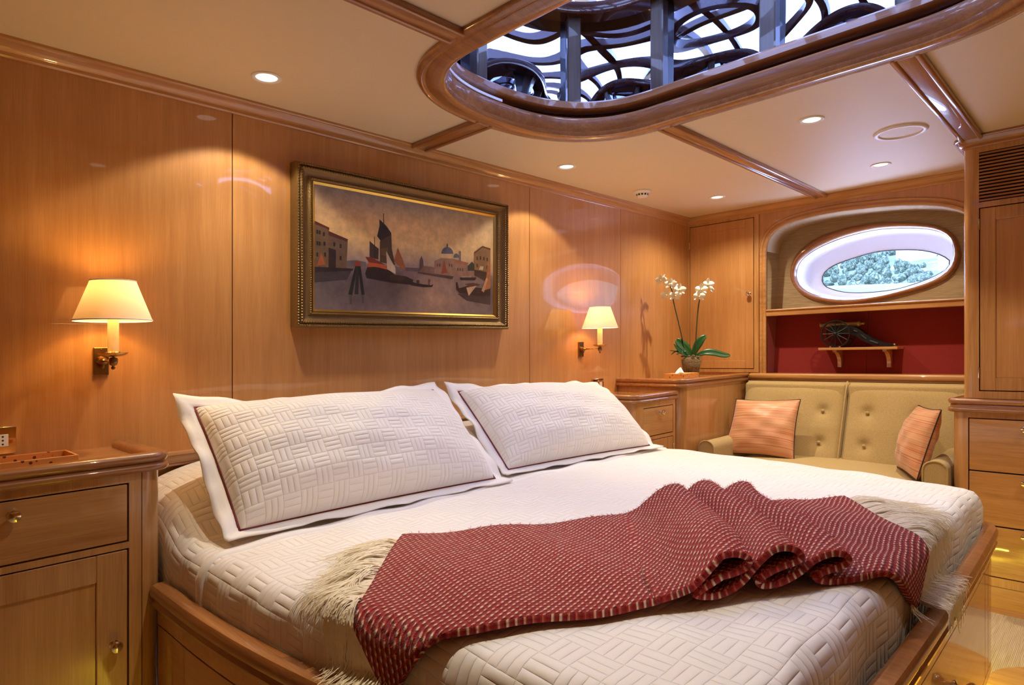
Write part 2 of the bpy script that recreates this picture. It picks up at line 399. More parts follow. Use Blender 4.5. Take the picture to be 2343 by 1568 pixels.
# moulding that follows the arch
path = [(1.765, 1.0)]+[(1.765, 1.0+.84*i/5) for i in range(1, 5)]+arch+[(.572, 1.4), (.572, 1.0)]
nr = offs2d(path, False)
def nf(i): return (0, -nr[i][0], -nr[i][1]), (1, 0, 0)
for s_ in (1,):
    pr = [(0, .01), (0, -.012), (.004, -.016), (.016, -.016), (.020, -.012), (.022, -.006), (.026, -.006), (.030, -.010), (.042, -.010), (.048, -.004), (.05, .001), (.05, .01)]
    # choose outward (away from the opening) side
    sgn = 1 if nr[len(path)//2][1] > 0 else -1
    def nf(i, sgn=sgn): return (0, sgn*nr[i][0], sgn*nr[i][1]), (1, 0, 0)
    MB().sweep([(XB, y, z) for y, z in path], pr, nf).build('arch_moulding', 'wood_y', wr, 'auto')
# back of the niche
OUT = [(1.681, 1.696), (1.661, 1.808), (1.604, 1.874), (1.499, 1.932), (1.369, 1.964), (1.191, 1.976), (1.022, 1.959), (.863, 1.92), (.786, 1.88), (.733, 1.819), (.706, 1.74), (.705, 1.687), (.729, 1.619), (.78, 1.57), (.892, 1.526), (1.091, 1.482), (1.261, 1.46), (1.351, 1.464), (1.491, 1.495), (1.59, 1.543), (1.652, 1.61)]
INN = [(1.638, 1.691), (1.619, 1.767), (1.553, 1.826), (1.458, 1.87), (1.321, 1.907), (1.146, 1.925), (.981, 1.91), (.862, 1.883), (.793, 1.845), (.759, 1.8), (.746, 1.736), (.752, 1.674), (.781, 1.624), (.855, 1.577), (.971, 1.542), (1.134, 1.508), (1.307, 1.5), (1.445, 1.52), (1.542, 1.555), (1.602, 1.6), (1.629, 1.644)]
GLS = [(1.522, 1.661), (1.509, 1.701), (1.452, 1.742), (1.34, 1.776), (1.196, 1.804), (1.058, 1.801), (.933, 1.781), (.845, 1.746), (.802, 1.713), (.79, 1.693), (.801, 1.657), (.858, 1.617), (.969, 1.575), (1.093, 1.547), (1.268, 1.542), (1.389, 1.558), (1.485, 1.595), (1.516, 1.629)]
def by_angle(pts, m=84, c=None):
    pts = smoothpoly(pts, 8); c = c or (sum(p[0] for p in pts)/len(pts), sum(p[1] for p in pts)/len(pts))
    out = []
    for j in range(m):
        t = 2*PI*j/m; d = (math.cos(t), math.sin(t)); best = None
        for i in range(len(pts)):
            a, b = pts[i], pts[(i+1) % len(pts)]; ex, ey = b[0]-a[0], b[1]-a[1]; den = d[0]*ey-d[1]*ex
            if abs(den) < 1e-12: continue
            k = ((a[0]-c[0])*ey-(a[1]-c[1])*ex)/den; u = ((a[0]-c[0])*d[1]-(a[1]-c[1])*d[0])/den
            if k > 0 and -1e-6 <= u <= 1+1e-6 and (best is None or k > best): best = k
        out.append((c[0]+d[0]*best, c[1]+d[1]*best))
    return out
wo = by_angle(OUT); wi = by_angle(INN, c=(1.19, 1.715)); wg = by_angle(GLS, c=(1.15, 1.675))
wo = by_angle(OUT, c=(1.19, 1.715))
wm = [((a[0]+b[0])/2, (a[1]+b[1])/2) for a, b in zip(wo, wi)]
mb = MB(); bridge(mb, wm, (.56, 1.765, 1.42, 2.10), lambda y, z: (nback(z), y, z)); mb.build('upper_panel', 'grasscloth', wr, recalc=False)
for a, b in ((.572, 1.186), (1.188, 1.765)):
    MB().add([(nback(1.0), a, 1.0), (nback(1.0), b, 1.0), (nback(1.43), b, 1.43), (nback(1.43), a, 1.43), (nback(1.0)+.01, a, 1.0), (nback(1.0)+.01, b, 1.0), (nback(1.43)+.01, b, 1.43), (nback(1.43)+.01, a, 1.43)],
             [(0, 1, 2, 3), (4, 5, 6, 7), (0, 1, 5, 4), (1, 2, 6, 5), (2, 3, 7, 6), (3, 0, 4, 7)]).build('red_panel', 'red_leather', wr)
MB().add([(nback(1.0)+.012, .57, 1.0), (nback(1.0)+.012, 1.77, 1.0), (nback(1.44)+.012, 1.77, 1.44), (nback(1.44)+.012, .57, 1.44)], [(0, 1, 2, 3)]).build('backing', 'gap', wr)
MB().box(XB-.012, 4.50, .572, 1.765, 1.405, 1.440, .004).box(XB-.02, XB+.03, .572, 1.765, 1.438, 1.450, .005).build('niche_rail', 'wood_y', wr)
# ledge above the sofa
MB().box(XB-.045, XB+.14, .60, 1.874, .985, 1.022, .014, 3).box(XB-.030, XB, .60, 1.874, .968, .992, .008).build('ledge', 'wood_y', wr, 'auto')
# window 1: the oval port
w1 = bpy.data.objects.new('window_1', None); C.objects.link(w1); struct(w1); w1.location = (4.46, 1.19, 1.46)
w1['label'] = 'oval port with a thick varnished ring in the niche'
m = len(wo); mb = MB(); K = 9
def ringp(i, k):
    f = k/K; y = wo[i][0]+(wi[i][0]-wo[i][0])*f; z = wo[i][1]+(wi[i][1]-wo[i][1])*f
    return (nback(z)+.004-.040*(math.sin(PI*min(1, f*1.02))**.55 if 0 < f < .98 else 0)+(.012 if f >= .98 else 0), y, z)
mb.add([ringp(i, k) for i in range(m) for k in range(K+1)], [(i*(K+1)+k, ((i+1) % m)*(K+1)+k, ((i+1) % m)*(K+1)+k+1, i*(K+1)+k+1) for i in range(m) for k in range(K)])
mb.build('frame_ring', 'rim_y', w1, True, recalc=True)
mb = MB(); lay = []
for f, d in ((0, .0), (.01, .03), (.03, .08), (.08, .122), (.16, .140), (.30, .146), (.92, .152), (1.0, .162)):
    lay.append([(nback(wi[i][1]+(wg[i][1]-wi[i][1])*f)+d, wi[i][0]+(wg[i][0]-wi[i][0])*f, wi[i][1]+(wg[i][1]-wi[i][1])*f) for i in range(m)])
mb.add([p for l in lay for p in l], [(k*m+i, k*m+(i+1) % m, (k+1)*m+(i+1) % m, (k+1)*m+i) for k in range(len(lay)-1) for i in range(m)])
mb.build('reveal', 'white_lacquer', w1, True)
MB().add([(nback(z)+.158, y, z) for y, z in wg], [list(range(m))]).build('pane', 'glass', w1, recalc=False)
MB().tube([(nback(z)+.156, y, z) for y, z in wg+wg[:1]], .003, 6).build('gasket', 'black', w1, True)

# ---- skylight
w2 = bpy.data.objects.new('window_2', None); C.objects.link(w2); struct(w2); w2.location = (1.805, .97, ZC)
w2['label'] = 'oval skylight well with mirrored sides and dark wooden ribs'
def band(name, prof, mat, N=150, base=.0, sm='auto'):
    pts = resample(sky_outline(base), N); nr = offs2d(pts)
    MB().sweep([(x, y, 0) for x, y in pts], [(-o, z) for o, z in prof], lambda i: ((nr[i][0], nr[i][1], 0), (0, 0, 1)), True).build(name, mat, w2, sm)
zc = ZC
band('frame_ring', [(0, zc+.01), (0, zc-.010), (.006, zc-.017), (.016, zc-.019), (.022, zc-.014), (.030, zc-.014), (.036, zc-.020), (.070, zc-.024), (.086, zc-.024), (.096, zc-.018), (.100, zc-.006), (.100, zc+.02), (.04, zc+.03)], 'rim_x')
band('inner_band', [(.098, zc-.004), (.101, zc), (.101, zc+.052), (.094, zc+.060), (.045, zc+.060), (.045, zc+.0)], 'rim_y')
band('recess', [(.020, zc), (.024, zc), (.024, zc+.52), (.020, zc+.52)], 'mahogany_y')
band('upper_ring', [(.026, zc+.098), (.082, zc+.098), (.090, zc+.104), (.090, zc+.128), (.082, zc+.136), (.026, zc+.140)], 'rim_y')
N = 220; po = resample(sky_outline(.070), N); pn = offs2d(po)
tg = [(2.32, 1.40), (2.32, .95), (2.32, .52), (2.17, 1.74), (1.72, 1.84), (1.40, 1.66), (1.29, 1.2), (1.29, .75), (1.36, .32), (1.75, .10), (2.15, .22)]
idx = sorted(set(min(range(N), key=lambda i: math.dist(po[i], q)) for q in tg))
for a, b in zip(idx, idx[1:]+[idx[0]+N]):
    mb = MB(); nu = max(6, (b-a)); nv = 14; L = (b-a)*math.dist(po[0], po[1])
    ph = random.random()*6
    def fn(u, v):
        f = a+u*nu*(b-a)/nu; i = int(f) % N; fr = f-int(f); j = (i+1) % N
        x = po[i][0]*(1-fr)+po[j][0]*fr; y = po[i][1]*(1-fr)+po[j][1]*fr
        nx = pn[i][0]*(1-fr)+pn[j][0]*fr; ny = pn[i][1]*(1-fr)+pn[j][1]*fr
        d = -.015*(L/.45)**2*math.sin(PI*u)*math.sin(PI*(.10+.85*v))-.0012*math.sin(6*u+ph)*math.sin(5*v+ph)
        return (x+nx*(d+.035), y+ny*(d+.035), zc+.13+.40*v)
    mb.grid(fn, nu*2, nv*2).build('mirror_panel', 'smoked_mirror', w2, True)
for k in idx:
    x, y = po[k]; nx, ny = pn[k]; tx, ty = -ny, nx
    mb = MB(); hw = .030
    cs = [(x+nx*o+tx*w, y+ny*o+ty*w) for o, w in ((-.006, -hw), (-.010, -hw+.005), (-.010, hw-.005), (-.006, hw), (.04, hw), (.04, -hw))]
    mb.prism(cs, zc+.135, zc+.53, 'z').build('slat', 'oak_z', w2)
band('coaming', [(.02, zc+.50), (.115, zc+.50), (.12, zc+.51), (.12, zc+.55), (.02, zc+.56)], 'mahogany_x')
for k in range(6):                                   # arched ribs of the glazed top
    y = .19+.312*k; pts = [(1.805+.56*math.cos(PI*i/16), y, zc+.53+.17*math.sin(PI*i/16)) for i in range(17)]
    MB().sweep(pts, [(-.028, -.03), (.028, -.03), (.028, .03), (-.028, .03)], lambda i: ((0, 1, 0), (math.cos(PI*i/16), 0, math.sin(PI*i/16))), False).build('rib', 'mahogany_x', w2, 'auto')
for x, h in ((1.805, .70),):
    MB().box(x-.03, x+.03, .05, 1.89, zc+h-.04, zc+h+.02, .006).build('ridge_beam', 'mahogany_y', w2)
for cy in (.48, 1.44):                                # round frames let into the top
    pts = [(1.805+.27*math.cos(2*PI*i/40), cy+.34*math.sin(2*PI*i/40), zc+.62) for i in range(40)]
    nr2 = offs2d([(p[0], p[1]) for p in pts])
    MB().sweep(pts, [(-.025, -.03), (.025, -.03), (.025, .03), (-.025, .03)], lambda i: ((nr2[i][0], nr2[i][1], 0), (0, 0, 1)), True).build('round_frame', 'mahogany_x', w2, 'auto')
MB().grid(lambda u, v: (1.805+.60*math.cos(PI*u), -.02+1.98*v, zc+.53+.215*math.sin(PI*u)), 20, 2).build('pane', 'deck_glass', w2, True, recalc=False)
arcp = [p for p in resample(sky_outline(.050), 150)]; arcn = offs2d(arcp)
seg = [i for i in range(150) if arcp[i][1] > 1.52 and 1.22 < arcp[i][0] < 1.83]
seg.sort(key=lambda i: arcp[i][0])
MB().sweep([(arcp[i][0], arcp[i][1], 0) for i in seg], [(.02, zc+.062), (-.048, zc+.062), (-.048, zc+.072), (.02, zc+.086)], lambda k: ((arcn[seg[k]][0], arcn[seg[k]][1], 0), (0, 0, 1))).build('blind', 'white_lacquer', w2, 'auto')

# ---- mouldings
CR = [(0, -.052), (.006, -.052), (.010, -.047), (.012, -.038), (.016, -.036), (.024, -.028), (.030, -.018), (.033, -.013), (.038, -.012), (.041, -.008), (.041, .0), (0, 0)]
def crown(name, path, nrm, mat, label):
    o = MB().sweep([(x, y, ZC) for x, y in path], CR, lambda i: ((nrm[i][0], nrm[i][1], 0), (0, 0, 1))).build(name, mat, None, 'auto', flat_angle=25)
    struct(o); o['label'] = label; return o
crown('trim_1', [(XL, YA), (XB, YA)], [(0, -1), (-1, -1)], 'wood_x', 'crown moulding along the bulkhead behind the bed')
crown('trim_2', [(XB, YA), (XB, .58)], [(-1, -1), (-1, 0)], 'wood_y', 'crown moulding over the window niche')
def batten(name, x0, x1, y0, y1, label):
    mb = MB(); ax = 'x' if x1-x0 > y1-y0 else 'y'
    if ax == 'x':
        w = y1-y0; mb.box(x0, x1, y0+.018, y1-.018, ZC-.016, ZC+.002, .003); mb.box(x0, x1, y0, y0+.020, ZC-.022, ZC+.002, .007, 3); mb.box(x0, x1, y1-.020, y1, ZC-.022, ZC+.002, .007, 3)
    else:
        mb.box(x0+.018, x1-.018, y0, y1, ZC-.016, ZC+.002, .003); mb.box(x0, x0+.020, y0, y1, ZC-.022, ZC+.002, .007, 3); mb.box(x1-.020, x1, y0, y1, ZC-.022, ZC+.002, .007, 3)
    o = struct(mb.build(name, 'rim_'+ax, None, 'auto')); o['label'] = label
batten('trim_3', 2.37, XB-.03, 1.365, 1.445, 'ceiling batten from the skylight to the window wall')
batten('trim_4', 2.37, 3.60, .480, .572, 'wide ceiling batten from the skylight to the louvred cabinet')
batten('trim_5', 1.735, 1.83, 1.885, YA-.03, 'short ceiling batten between skylight and bulkhead')
batten('trim_6', XL, 1.235, 1.385, 1.465, 'ceiling batten running left from the skylight')
batten('trim_7', XL, 1.235, .480, .572, 'ceiling batten above the camera')
# ------------------------------------------------------------------ joinery helpers
def PX(X0):  # face looking to -X : u is Y
    return lambda u, z, d: (X0-d, u, z)
def PY(Y0):  # face looking to -Y : u is X
    return lambda u, z, d: (u, Y0-d, z)
def pbox(mb, P, u0, u1, z0, z1, d0, d1, bev=.0, seg=1):
    a, b = P(u0, z0, d0), P(u1, z1, d1)
    return mb.box(min(a[0], b[0]), max(a[0], b[0]), min(a[1], b[1]), max(a[1], b[1]), min(a[2], b[2]), max(a[2], b[2]), bev, seg)
def axis_of(P):
    a, b = P(0, 0, 0), P(0, 0, 1); return 'x' if abs(b[0]-a[0]) > .5 else 'y'
KNOB = [(.0, 0), (.012, 0), (.012, -.002), (.006, -.005), (.006, -.014), (.010, -.017), (.0145, -.022), (.0155, -.027), (.013, -.032), (.007, -.0345), (.0, -.035)]
def knob(parent, P, u, z, d=0, s=1.0, mat='polished'):
    return MB().lathe([(r*s, h*s) for r, h in KNOB], P(u, z, d), axis_of(P), 16, False).build('knob', mat, parent, 'auto')
def hinge(parent, P, u, z, d=.002):
    a = P(u, z-.022, d); b = P(u, z+.022, d)
    return MB().tube([a, b], .0035, 8).lathe([(0, 0), (.0045, .001), (.0045, .005), (0, .008)], b, 'z', 8, False).build('hinge', 'polished', parent, 'auto')
def drawer(root, P, u0, u1, z0, z1, grain, knobs, mat='wood_'):
    d = pbox(MB(), P, u0+.002, u1-.002, z0+.002, z1-.002, -.014, .0, .002).build('drawer', mat+grain, root)
    for u, z in knobs: knob(d, P, u, z)
    return d
def panel_door(root, P, u0, u1, z0, z1, stile, grain, kn=None, hg=(), deep=.007, mat='wood_'):
    u0 += .002; u1 -= .002; z0 += .002; z1 -= .002; mb = MB()
    pbox(mb, P, u0, u0+stile, z0, z1, -.014, 0, .002); pbox(mb, P, u1-stile, u1, z0, z1, -.014, 0, .002)
    pbox(mb, P, u0+stile, u1-stile, z0, z0+stile, -.014, 0, .002); pbox(mb, P, u0+stile, u1-stile, z1-stile, z1, -.014, 0, .002)
    d = mb.build('door', mat+'z', root)
    pbox(MB(), P, u0+stile-.002, u1-stile+.002, z0+stile-.002, z1-stile+.002, -.014, -deep, .003).build('panel', 'veneer_z', d)
    if kn: knob(d, P, *kn)
    for h in hg: hinge(d, P, *h)
    return d
def rim(root, path, z0, z1, name='rim', mat='rim_x', proj=.020, back=.035):
    """rounded double moulding that runs round a worktop; path = outer corner line of the carcass"""
    H = z1-z0; pts = []
    # round the corners of the path
    for i, p in enumerate(path):
        if 0 < i < len(path)-1:
            a, b = Vector(path[i-1]), Vector(path[i+1]); q = Vector(p); r = .03
            d1 = (a-q).normalized(); d2 = (b-q).normalized(); s, e = q+d1*r, q+d2*r
            for k in range(7):
                t = k/6; pts.append(tuple((1-t)**2*s+2*t*(1-t)*q+t*t*e))
        else: pts.append(p)
    m = len(pts); nn = []
    for i in range(m):
        a = pts[max(i-1, 0)]; b = pts[min(i+1, m-1)]; dx, dy = b[0]-a[0], b[1]-a[1]; L = math.hypot(dx, dy); nn.append((dy/L, -dx/L, 0))
    pr = [(-back, H*.96)]+[(-back+.012*(1-math.cos(t)), H*.96+.012*math.sin(t)-.006) for t in (.8, 1.57)]
    up = [(proj-.012+.012*math.cos(t), H-.013+.013*math.sin(t)) for t in [PI/2-PI*k/6*1.02 for k in range(7)]]
    lo = [(proj-.012+.014*math.cos(t), .012+.012*math.sin(t)) for t in [PI/2*.9-PI*.95*k/6 for k in range(7)]]
    prof = [(-back, H*.55), (-back, H-.010), (-back+.008, H-.001), (-back+.014, H)]+up+[(proj-.010, H*.52), (proj-.009, H*.47)]+lo+[(-.004, -.002), (-.004, H*.5)]
    return MB().sweep([(x, y, z0) for x, y in pts], prof, lambda i: (nn[i], (0, 0, 1))).build(name, mat, root, 'auto', flat_angle=50)
def post(root, x, y, sx_, sy_, r, z0, z1, name='post', mat='wood_z'):
    """quarter-round corner post; (x,y) outer corner, sx_/sy_ point into the body"""
    poly = [(x+sx_*r*(1-math.sin(t)), y+sy_*r*(1-math.cos(t))) for t in [PI/2*k/8 for k in range(9)]]
    poly = [(x+sx_*r, y)]+poly[1:-1]+[(x, y+sy_*r), (x+sx_*r, y+sy_*r)]
    return MB().prism(poly, z0, z1, 'z').build(name, mat, root, 'auto', flat_angle=30)

# ---- left bedside cabinet
L = thing('bedside_cabinet', 'varnished bedside cabinet with drawer at the left edge, beside the bed', 'cabinet', (.26, 2.15, 0), 'bedside cabinets')
P = PY(1.95)
MB().box(-.075, .56, 1.967, YA-.001, 0, .908).build('carcass', 'veneer_z', L)
pbox(MB(), P, -.07, .545, .02, .905, -.0165, -.015).build('recess', 'gap', L)
mb = MB(); pbox(mb, P, .516, .546, 0, .906, -.016, 0); pbox(mb, P, -.07, .012, 0, .906, -.016, 0); pbox(mb, P, .012, .516, .882, .906, -.016, 0); pbox(mb, P, .012, .516, .705, .722, -.016, 0); pbox(mb, P, .012, .516, 0, .10, -.016, 0)
mb.build('face_frame', 'wood_z', L)
post(L, .602, 1.95, -1, 1, .054, 0, .908)
MB().box(.55, .602, 2.0, YA-.001, 0, .908).build('side_panel', 'veneer_z', L)
drawer(L, P, .014, .514, .724, .880, 'x', [(.264, .845)])
panel_door(L, P, .014, .514, .102, .703, .072, 'z', (.480, .455), [(.016, .6), (.016, .2)], .007)
MB().box(-.07, .575, 1.955, YA-.001, .908, .938, .002).build('worktop', 'veneer_x', L)
rim(L, [(-.09, 1.95), (.600, 1.95), (.600, YA-.03)], .906, .957)
# ---- right bedside cabinet
Rn = thing('bedside_cabinet', 'varnished bedside cabinet behind the right pillow, against the corner counter', 'cabinet', (3.15, 2.15, 0), 'bedside cabinets')
P = PY(1.93)
MB().box(2.98, 3.371, 1.947, YA-.001, 0, .908).build('carcass', 'veneer_z', Rn)
pbox(MB(), P, 2.99, 3.365, .02, .905, -.0165, -.015).build('recess', 'gap', Rn)
mb = MB(); pbox(mb, P, 2.985, 3.029, 0, .906, -.016, 0); pbox(mb, P, 3.349, 3.371, 0, .906, -.016, 0); pbox(mb, P, 3.029, 3.349, .877, .906, -.016, 0); pbox(mb, P, 3.029, 3.349, .694, .713, -.016, 0); pbox(mb, P, 3.029, 3.349, 0, .10, -.016, 0)
mb.build('face_frame', 'wood_z', Rn)
post(Rn, 2.935, 1.93, 1, 1, .054, 0, .908)
MB().box(2.935, 2.99, 1.98, YA-.001, 0, .908).build('side_panel', 'veneer_z', Rn)
drawer(Rn, P, 3.031, 3.347, .715, .875, 'x', [(3.20, .842)])
panel_door(Rn, P, 3.031, 3.347, .102, .692, .06, 'z', None, [(3.349, .62), (3.349, .2)])
MB().box(2.95, 3.371, 1.94, YA-.001, .908, .938, .002).build('worktop', 'veneer_x', Rn)
rim(Rn, [(2.935, YA-.002), (2.935, 1.93), (3.372, 1.93)], .906, .957, mat='rim_y')
sp = pbox(MB(), PX(2.935), 2.009, 2.094, .794, .872, 0, .004, .0015, 2).build('switch_plate', 'gold', Rn); sp['label'] = 'brass switch plate with three dolly switches'
for k in range(3): MB().lathe([(0, 0), (.007, 0), (.007, -.004), (.004, -.006), (.003, -.014), (0, -.015)], (2.931, 2.030+.022*k, .835), 'x', 10, False).build('switch', 'polished', sp, True)
for z in (.800, .866): MB().lathe([(0, 0), (.002, 0), (.0015, -.001), (0, -.001)], (2.931, 2.052, z), 'x', 8, False).build('screw', 'polished', sp)
# ---- corner counter
Cc = thing('corner_counter', 'waist-high varnished corner counter carrying the orchid', 'counter', (3.85, 2.1, 0))
MB().box(3.43, XB-.002, 1.95, YA-.001, 0, .985).build('carcass', 'veneer_z', Cc)
post(Cc, 3.392, 1.895, 1, 1, .056, 0, .985)
MB().box(3.392, 3.44, 1.945, YA-.001, 0, .985).build('side_panel', 'veneer_z', Cc)
MB().box(3.446, XB-.002, 1.895, 1.96, 0, .985).build('front_panel', 'veneer_z', Cc)
MB().box(3.40, XB-.002, 1.90, YA-.001, .985, 1.0, .001).build('worktop', 'veneer_x', Cc)
rim(Cc, [(3.392, YA-.002), (3.392, 1.895), (XB-.02, 1.895)], .970, 1.024, mat='rim_x', proj=.02)
# ---- chest of drawers on the right
Ch = thing('chest_of_drawers', 'varnished chest of three wide drawers below the louvred cabinet', 'chest', (3.95, -.05, 0))
P = PX(3.60); yr = -.72
MB().box(3.617, XB-.002, yr, .555, .0, .885).build('carcass', 'veneer_y', Ch)
pbox(MB(), P, yr, .555, .10, .88, -.0165, -.015).build('recess', 'gap', Ch)
mb = MB(); pbox(mb, P, .541, .562, .09, .886, -.016, 0); pbox(mb, P, -.36, -.33, .09, .886, -.016, 0); pbox(mb, P, yr, .541, .856, .886, -.016, 0); pbox(mb, P, yr, .541, .095, .135, -.016, 0)
mb.build('face_frame', 'wood_z', Ch)
post(Ch, 3.60, .602, 1, -1, .041, 0, .886)
MB().box(3.64, XB-.01, .55, .602, 0, .886).build('side_panel', 'veneer_z', Ch)
MB().box(3.598, 3.62, yr, .561, 0, .093, .002).build('plinth', 'wood_y', Ch)
for z0, z1, zk in ((.613, .854, .817), (.368, .611, .579), (.137, .366, .341)):
    drawer(Ch, P, -.328, .539, z0, z1, 'y', [(.333, zk), (-.12, zk)])
MB().box(3.61, XB-.002, yr, .595, .886, .930, .002).build('worktop', 'veneer_y', Ch)
rim(Ch, [(XB-.03, .602), (3.60, .602), (3.60, yr)][::-1][::-1], .880, .944, mat='rim_y', proj=.022, back=.05)
# ---- louvred upper cabinet
U = thing('louvred_cabinet', 'tall varnished wall cabinet with a louvred vent above its door', 'cabinet', (3.97, -.08, .946))
P = PX(3.60)
MB().box(3.617, XB-.002, yr, .525, .946, ZC-.001).build('carcass', 'veneer_z', U)
post(U, 3.60, .562, 1, -1, .040, .946, ZC-.002)
MB().box(3.638, XB-.002, .52, .562, .946, ZC-.002).build('side_panel', 'veneer_z', U)
mb = MB(); pbox(mb, P, .500, .523, .946, 2.12, -.016, 0); pbox(mb, P, yr, .500, .946, .980, -.016, 0); pbox(mb, P, yr, .500, 1.823, 1.848, -.016, 0); pbox(mb, P, yr, .500, 2.078, 2.12, -.016, 0); pbox(mb, P, -.14, -.10, .980, 1.823, -.016, 0); pbox(mb, P, yr, -.55, 1.848, 2.078, -.016, 0)
mb.build('face_frame', 'wood_z', U)
pbox(MB(), P, -.56, .505, 1.84, 2.08, -.0168, -.0155).build('recess', 'black', U)
pbox(MB(), P, -.14, .505, .97, 1.84, -.0166, -.0155).build('recess', 'gap', U)
ns = 15
for k in range(ns):
    z = 1.8555+.0152*k
    MB().add([(3.600, y, zz) for y in (-.55, .500) for zz in (z-.003, z+.0055)]+[(3.612, y, zz) for y in (-.55, .500) for zz in (z+.001, z+.0085)],
             [(0, 1, 3, 2), (4, 6, 7, 5), (0, 4, 5, 1), (2, 3, 7, 6), (0, 2, 6, 4), (1, 5, 7, 3)]).build('slat', 'rim_y', U)
panel_door(U, P, -.098, .498, .982, 1.821, .058, 'z', None, [(.500, 1.745), (.500, 1.061)], .006)
cpath = [(3.60, yr), (3.60, .522)]+[(3.64-.04*math.cos(t), .522+.04*math.sin(t)) for t in [PI/2*k/8 for k in range(1, 9)]]+[(XB-.03, .562)]
cn = [(-1, 0), (-1, 0)]+[(-math.cos(PI/2*k/8), math.sin(PI/2*k/8)) for k in range(1, 9)]+[(0, 1)]
CR2 = [(o*1.0, h) for o, h in CR]
MB().sweep([(x, y, ZC-.001) for x, y in cpath], CR2, lambda i: ((cn[i][0], cn[i][1], 0), (0, 0, 1))).build('cornice', 'rim_y', U, 'auto', flat_angle=25)
# ---- cupboard in the corner of the hull side
W = thing('corner_cupboard', 'flush varnished cupboard door in the corner behind the orchid', 'cupboard', (XB, 2.09, 1.05))
P = PX(XB-.012)
mb = MB(); pbox(mb, P, 1.816, 1.848, 1.026, 2.11, -.012, -.003); pbox(mb, P, 2.331, YA-.001, 1.026, 2.11, -.012, -.003); pbox(mb, P, 1.848, 2.331, 1.026, 1.049, -.012, -.003); pbox(mb, P, 1.848, 2.331, 2.089, 2.11, -.012, -.003)
mb.build('face_frame', 'wood_z', W)
pbox(MB(), P, 1.84, 2.34, 1.03, 2.10, -.0118, -.011).build('recess', 'gap', W)
d = panel_door(W, P, 1.850, 2.329, 1.051, 2.087, .055, 'z', None, (), .004, 'veneer_')
d.location.x += .0
knob(d, P, 1.880, 1.565, 0, 1.1, 'polished')
for z in (1.95, 1.2): hinge(d, P, 2.330, z)
# ---- sofa
S = thing('sofa', 'olive tan upholstered two-seat sofa with buttoned back below the ledge', 'sofa', (3.95, 1.245, 0))
BT = [(1.60, .80), (1.352, .80), (1.105, .80), (.845, .80), (1.60, .615), (1.352, .615), (1.105, .615), (.845, .615)]
def back_x(y, z): return 4.185-.20*((.98-z)/.52)
def back_cushion(y0, y1):
    z0, z1 = .47, .972
    def fn(u, v):
        y = y0+(y1-y0)*u; z = z0+(z1-z0)*v
        e = (1-abs(2*u-1)**10)*(1-abs(2*v-1)**12); e = max(e, 0)**.5
        x = back_x(y, z)-.012*math.sin(PI*u)*math.sin(PI*v)+(1-e)*.06
        dd = 0
        for by, bz in BT:
            if y0 < by < y1: r2 = (y-by)**2+(z-bz)**2; dd = max(dd, .020*math.exp(-r2/.0011)+.010*math.exp(-r2/.010))
        return (x+dd, y, z)
    mb = MB().grid(fn, 64, 60); vs = mb.v
    return mb.build('back_cushion', 'sofa_fabric', S, True, recalc=False)
for y0, y1 in ((.628, 1.232), (1.234, 1.870)):
    o = back_cushion(y0, y1)
    MB().box(4.17, 4.242, y0+.006, y1-.006, .47, .966, .02, 3).build('cushion_back', 'sofa_fabric', o, True)
for by, bz in BT:
    MB().lathe([(0, -.004), (.008, -.003), (.011, .001), (.009, .006), (.0, .007)], (back_x(by, bz)+.009, by, bz), 'x', 14, False).build('button', 'sofa_fabric', S, True)
MB().tube([(back_x(1.233, z)+.012-(.012 if .5 < z < .97 else 0), 1.233, z) for z in [.47+.051*k for k in range(11)]], .0045, 8).build('piping', 'sofa_fabric', S, True)
def seat(u, v):
    y = .71+(1.777-.71)*u; x = 3.50+.70*v
    e = (1-abs(2*u-1)**14)*(1-abs(2*v-1)**14); return (x, y, .44+.085*max(e, 0)**.4+.012*math.sin(PI*u)*math.sin(PI*v))
MB().grid(seat, 40, 30).build('seat_cushion', 'sofa_fabric', S, True, recalc=False)
MB().box(3.51, 4.25, .63, 1.87, .06, .45, .01).build('base', 'sofa_fabric', S)
for y0, y1 in ((.612, .712), (1.776, 1.872)):
    yc = (y0+y1)/2; hw = (y1-y0)/2; r = hw*.9
    poly = [(y0, .12)]+[(yc-hw*math.cos(t), .595+.05*math.sin(t)**.8) for t in [PI*k/14 for k in range(15)]]+[(y1, .12)]
    A = MB().prism(poly, 3.55, 4.20, 'x').build('arm', 'sofa_fabric', S, 'auto', flat_angle=50)
    MB().tube([(3.549, y, z) for y, z in poly], .0045, 8).build('piping', 'sofa_fabric', A, True)
# ------------------------------------------------------------------ bed
BX = 1.765
def hw(Y):
    d = max(0.0, 1.75-Y); return 1.150-.20*(d/1.35)**2
YFOOT = .368
bed = thing('bed', 'wide built-in varnished bed with curved rail and drawers below', 'bed', (BX, 1.2, 0))
def outline(off, foot, r=.10, m=26):
    """from left head round the foot to the right head"""
    pts = []
    ys = [1.948-(1.948-foot-r)*k/m for k in range(m+1)]
    for y in ys: pts.append((BX-hw(y)-off, y))
    xl = BX-hw(foot+r)-off
    for k in range(1, 9):
        t = PI/2*k/8; pts.append((xl+r-r*math.cos(t), foot+r-r*math.sin(t)))
    xr = BX+hw(foot+r)+off
    n2 = 24
    for k in range(1, n2): pts.append((xl+r+(xr-xl-2*r)*k/n2, foot-.012*math.sin(PI*k/n2)))
    for k in range(8): 
        t = PI/2*k/8; pts.append((xr-r+r*math.sin(t), foot+r-r*math.cos(t)))
    for y in ys[::-1]: pts.append((BX+hw(y)+off-(.02 if y > 1.9 else 0), min(y, 1.906)))
    return pts
ro = outline(.0, .362); rn = offs2d(ro, False)
def nfb(sg): return lambda i: ((sg*rn[i][0], sg*rn[i][1], 0), (0, 0, 1))
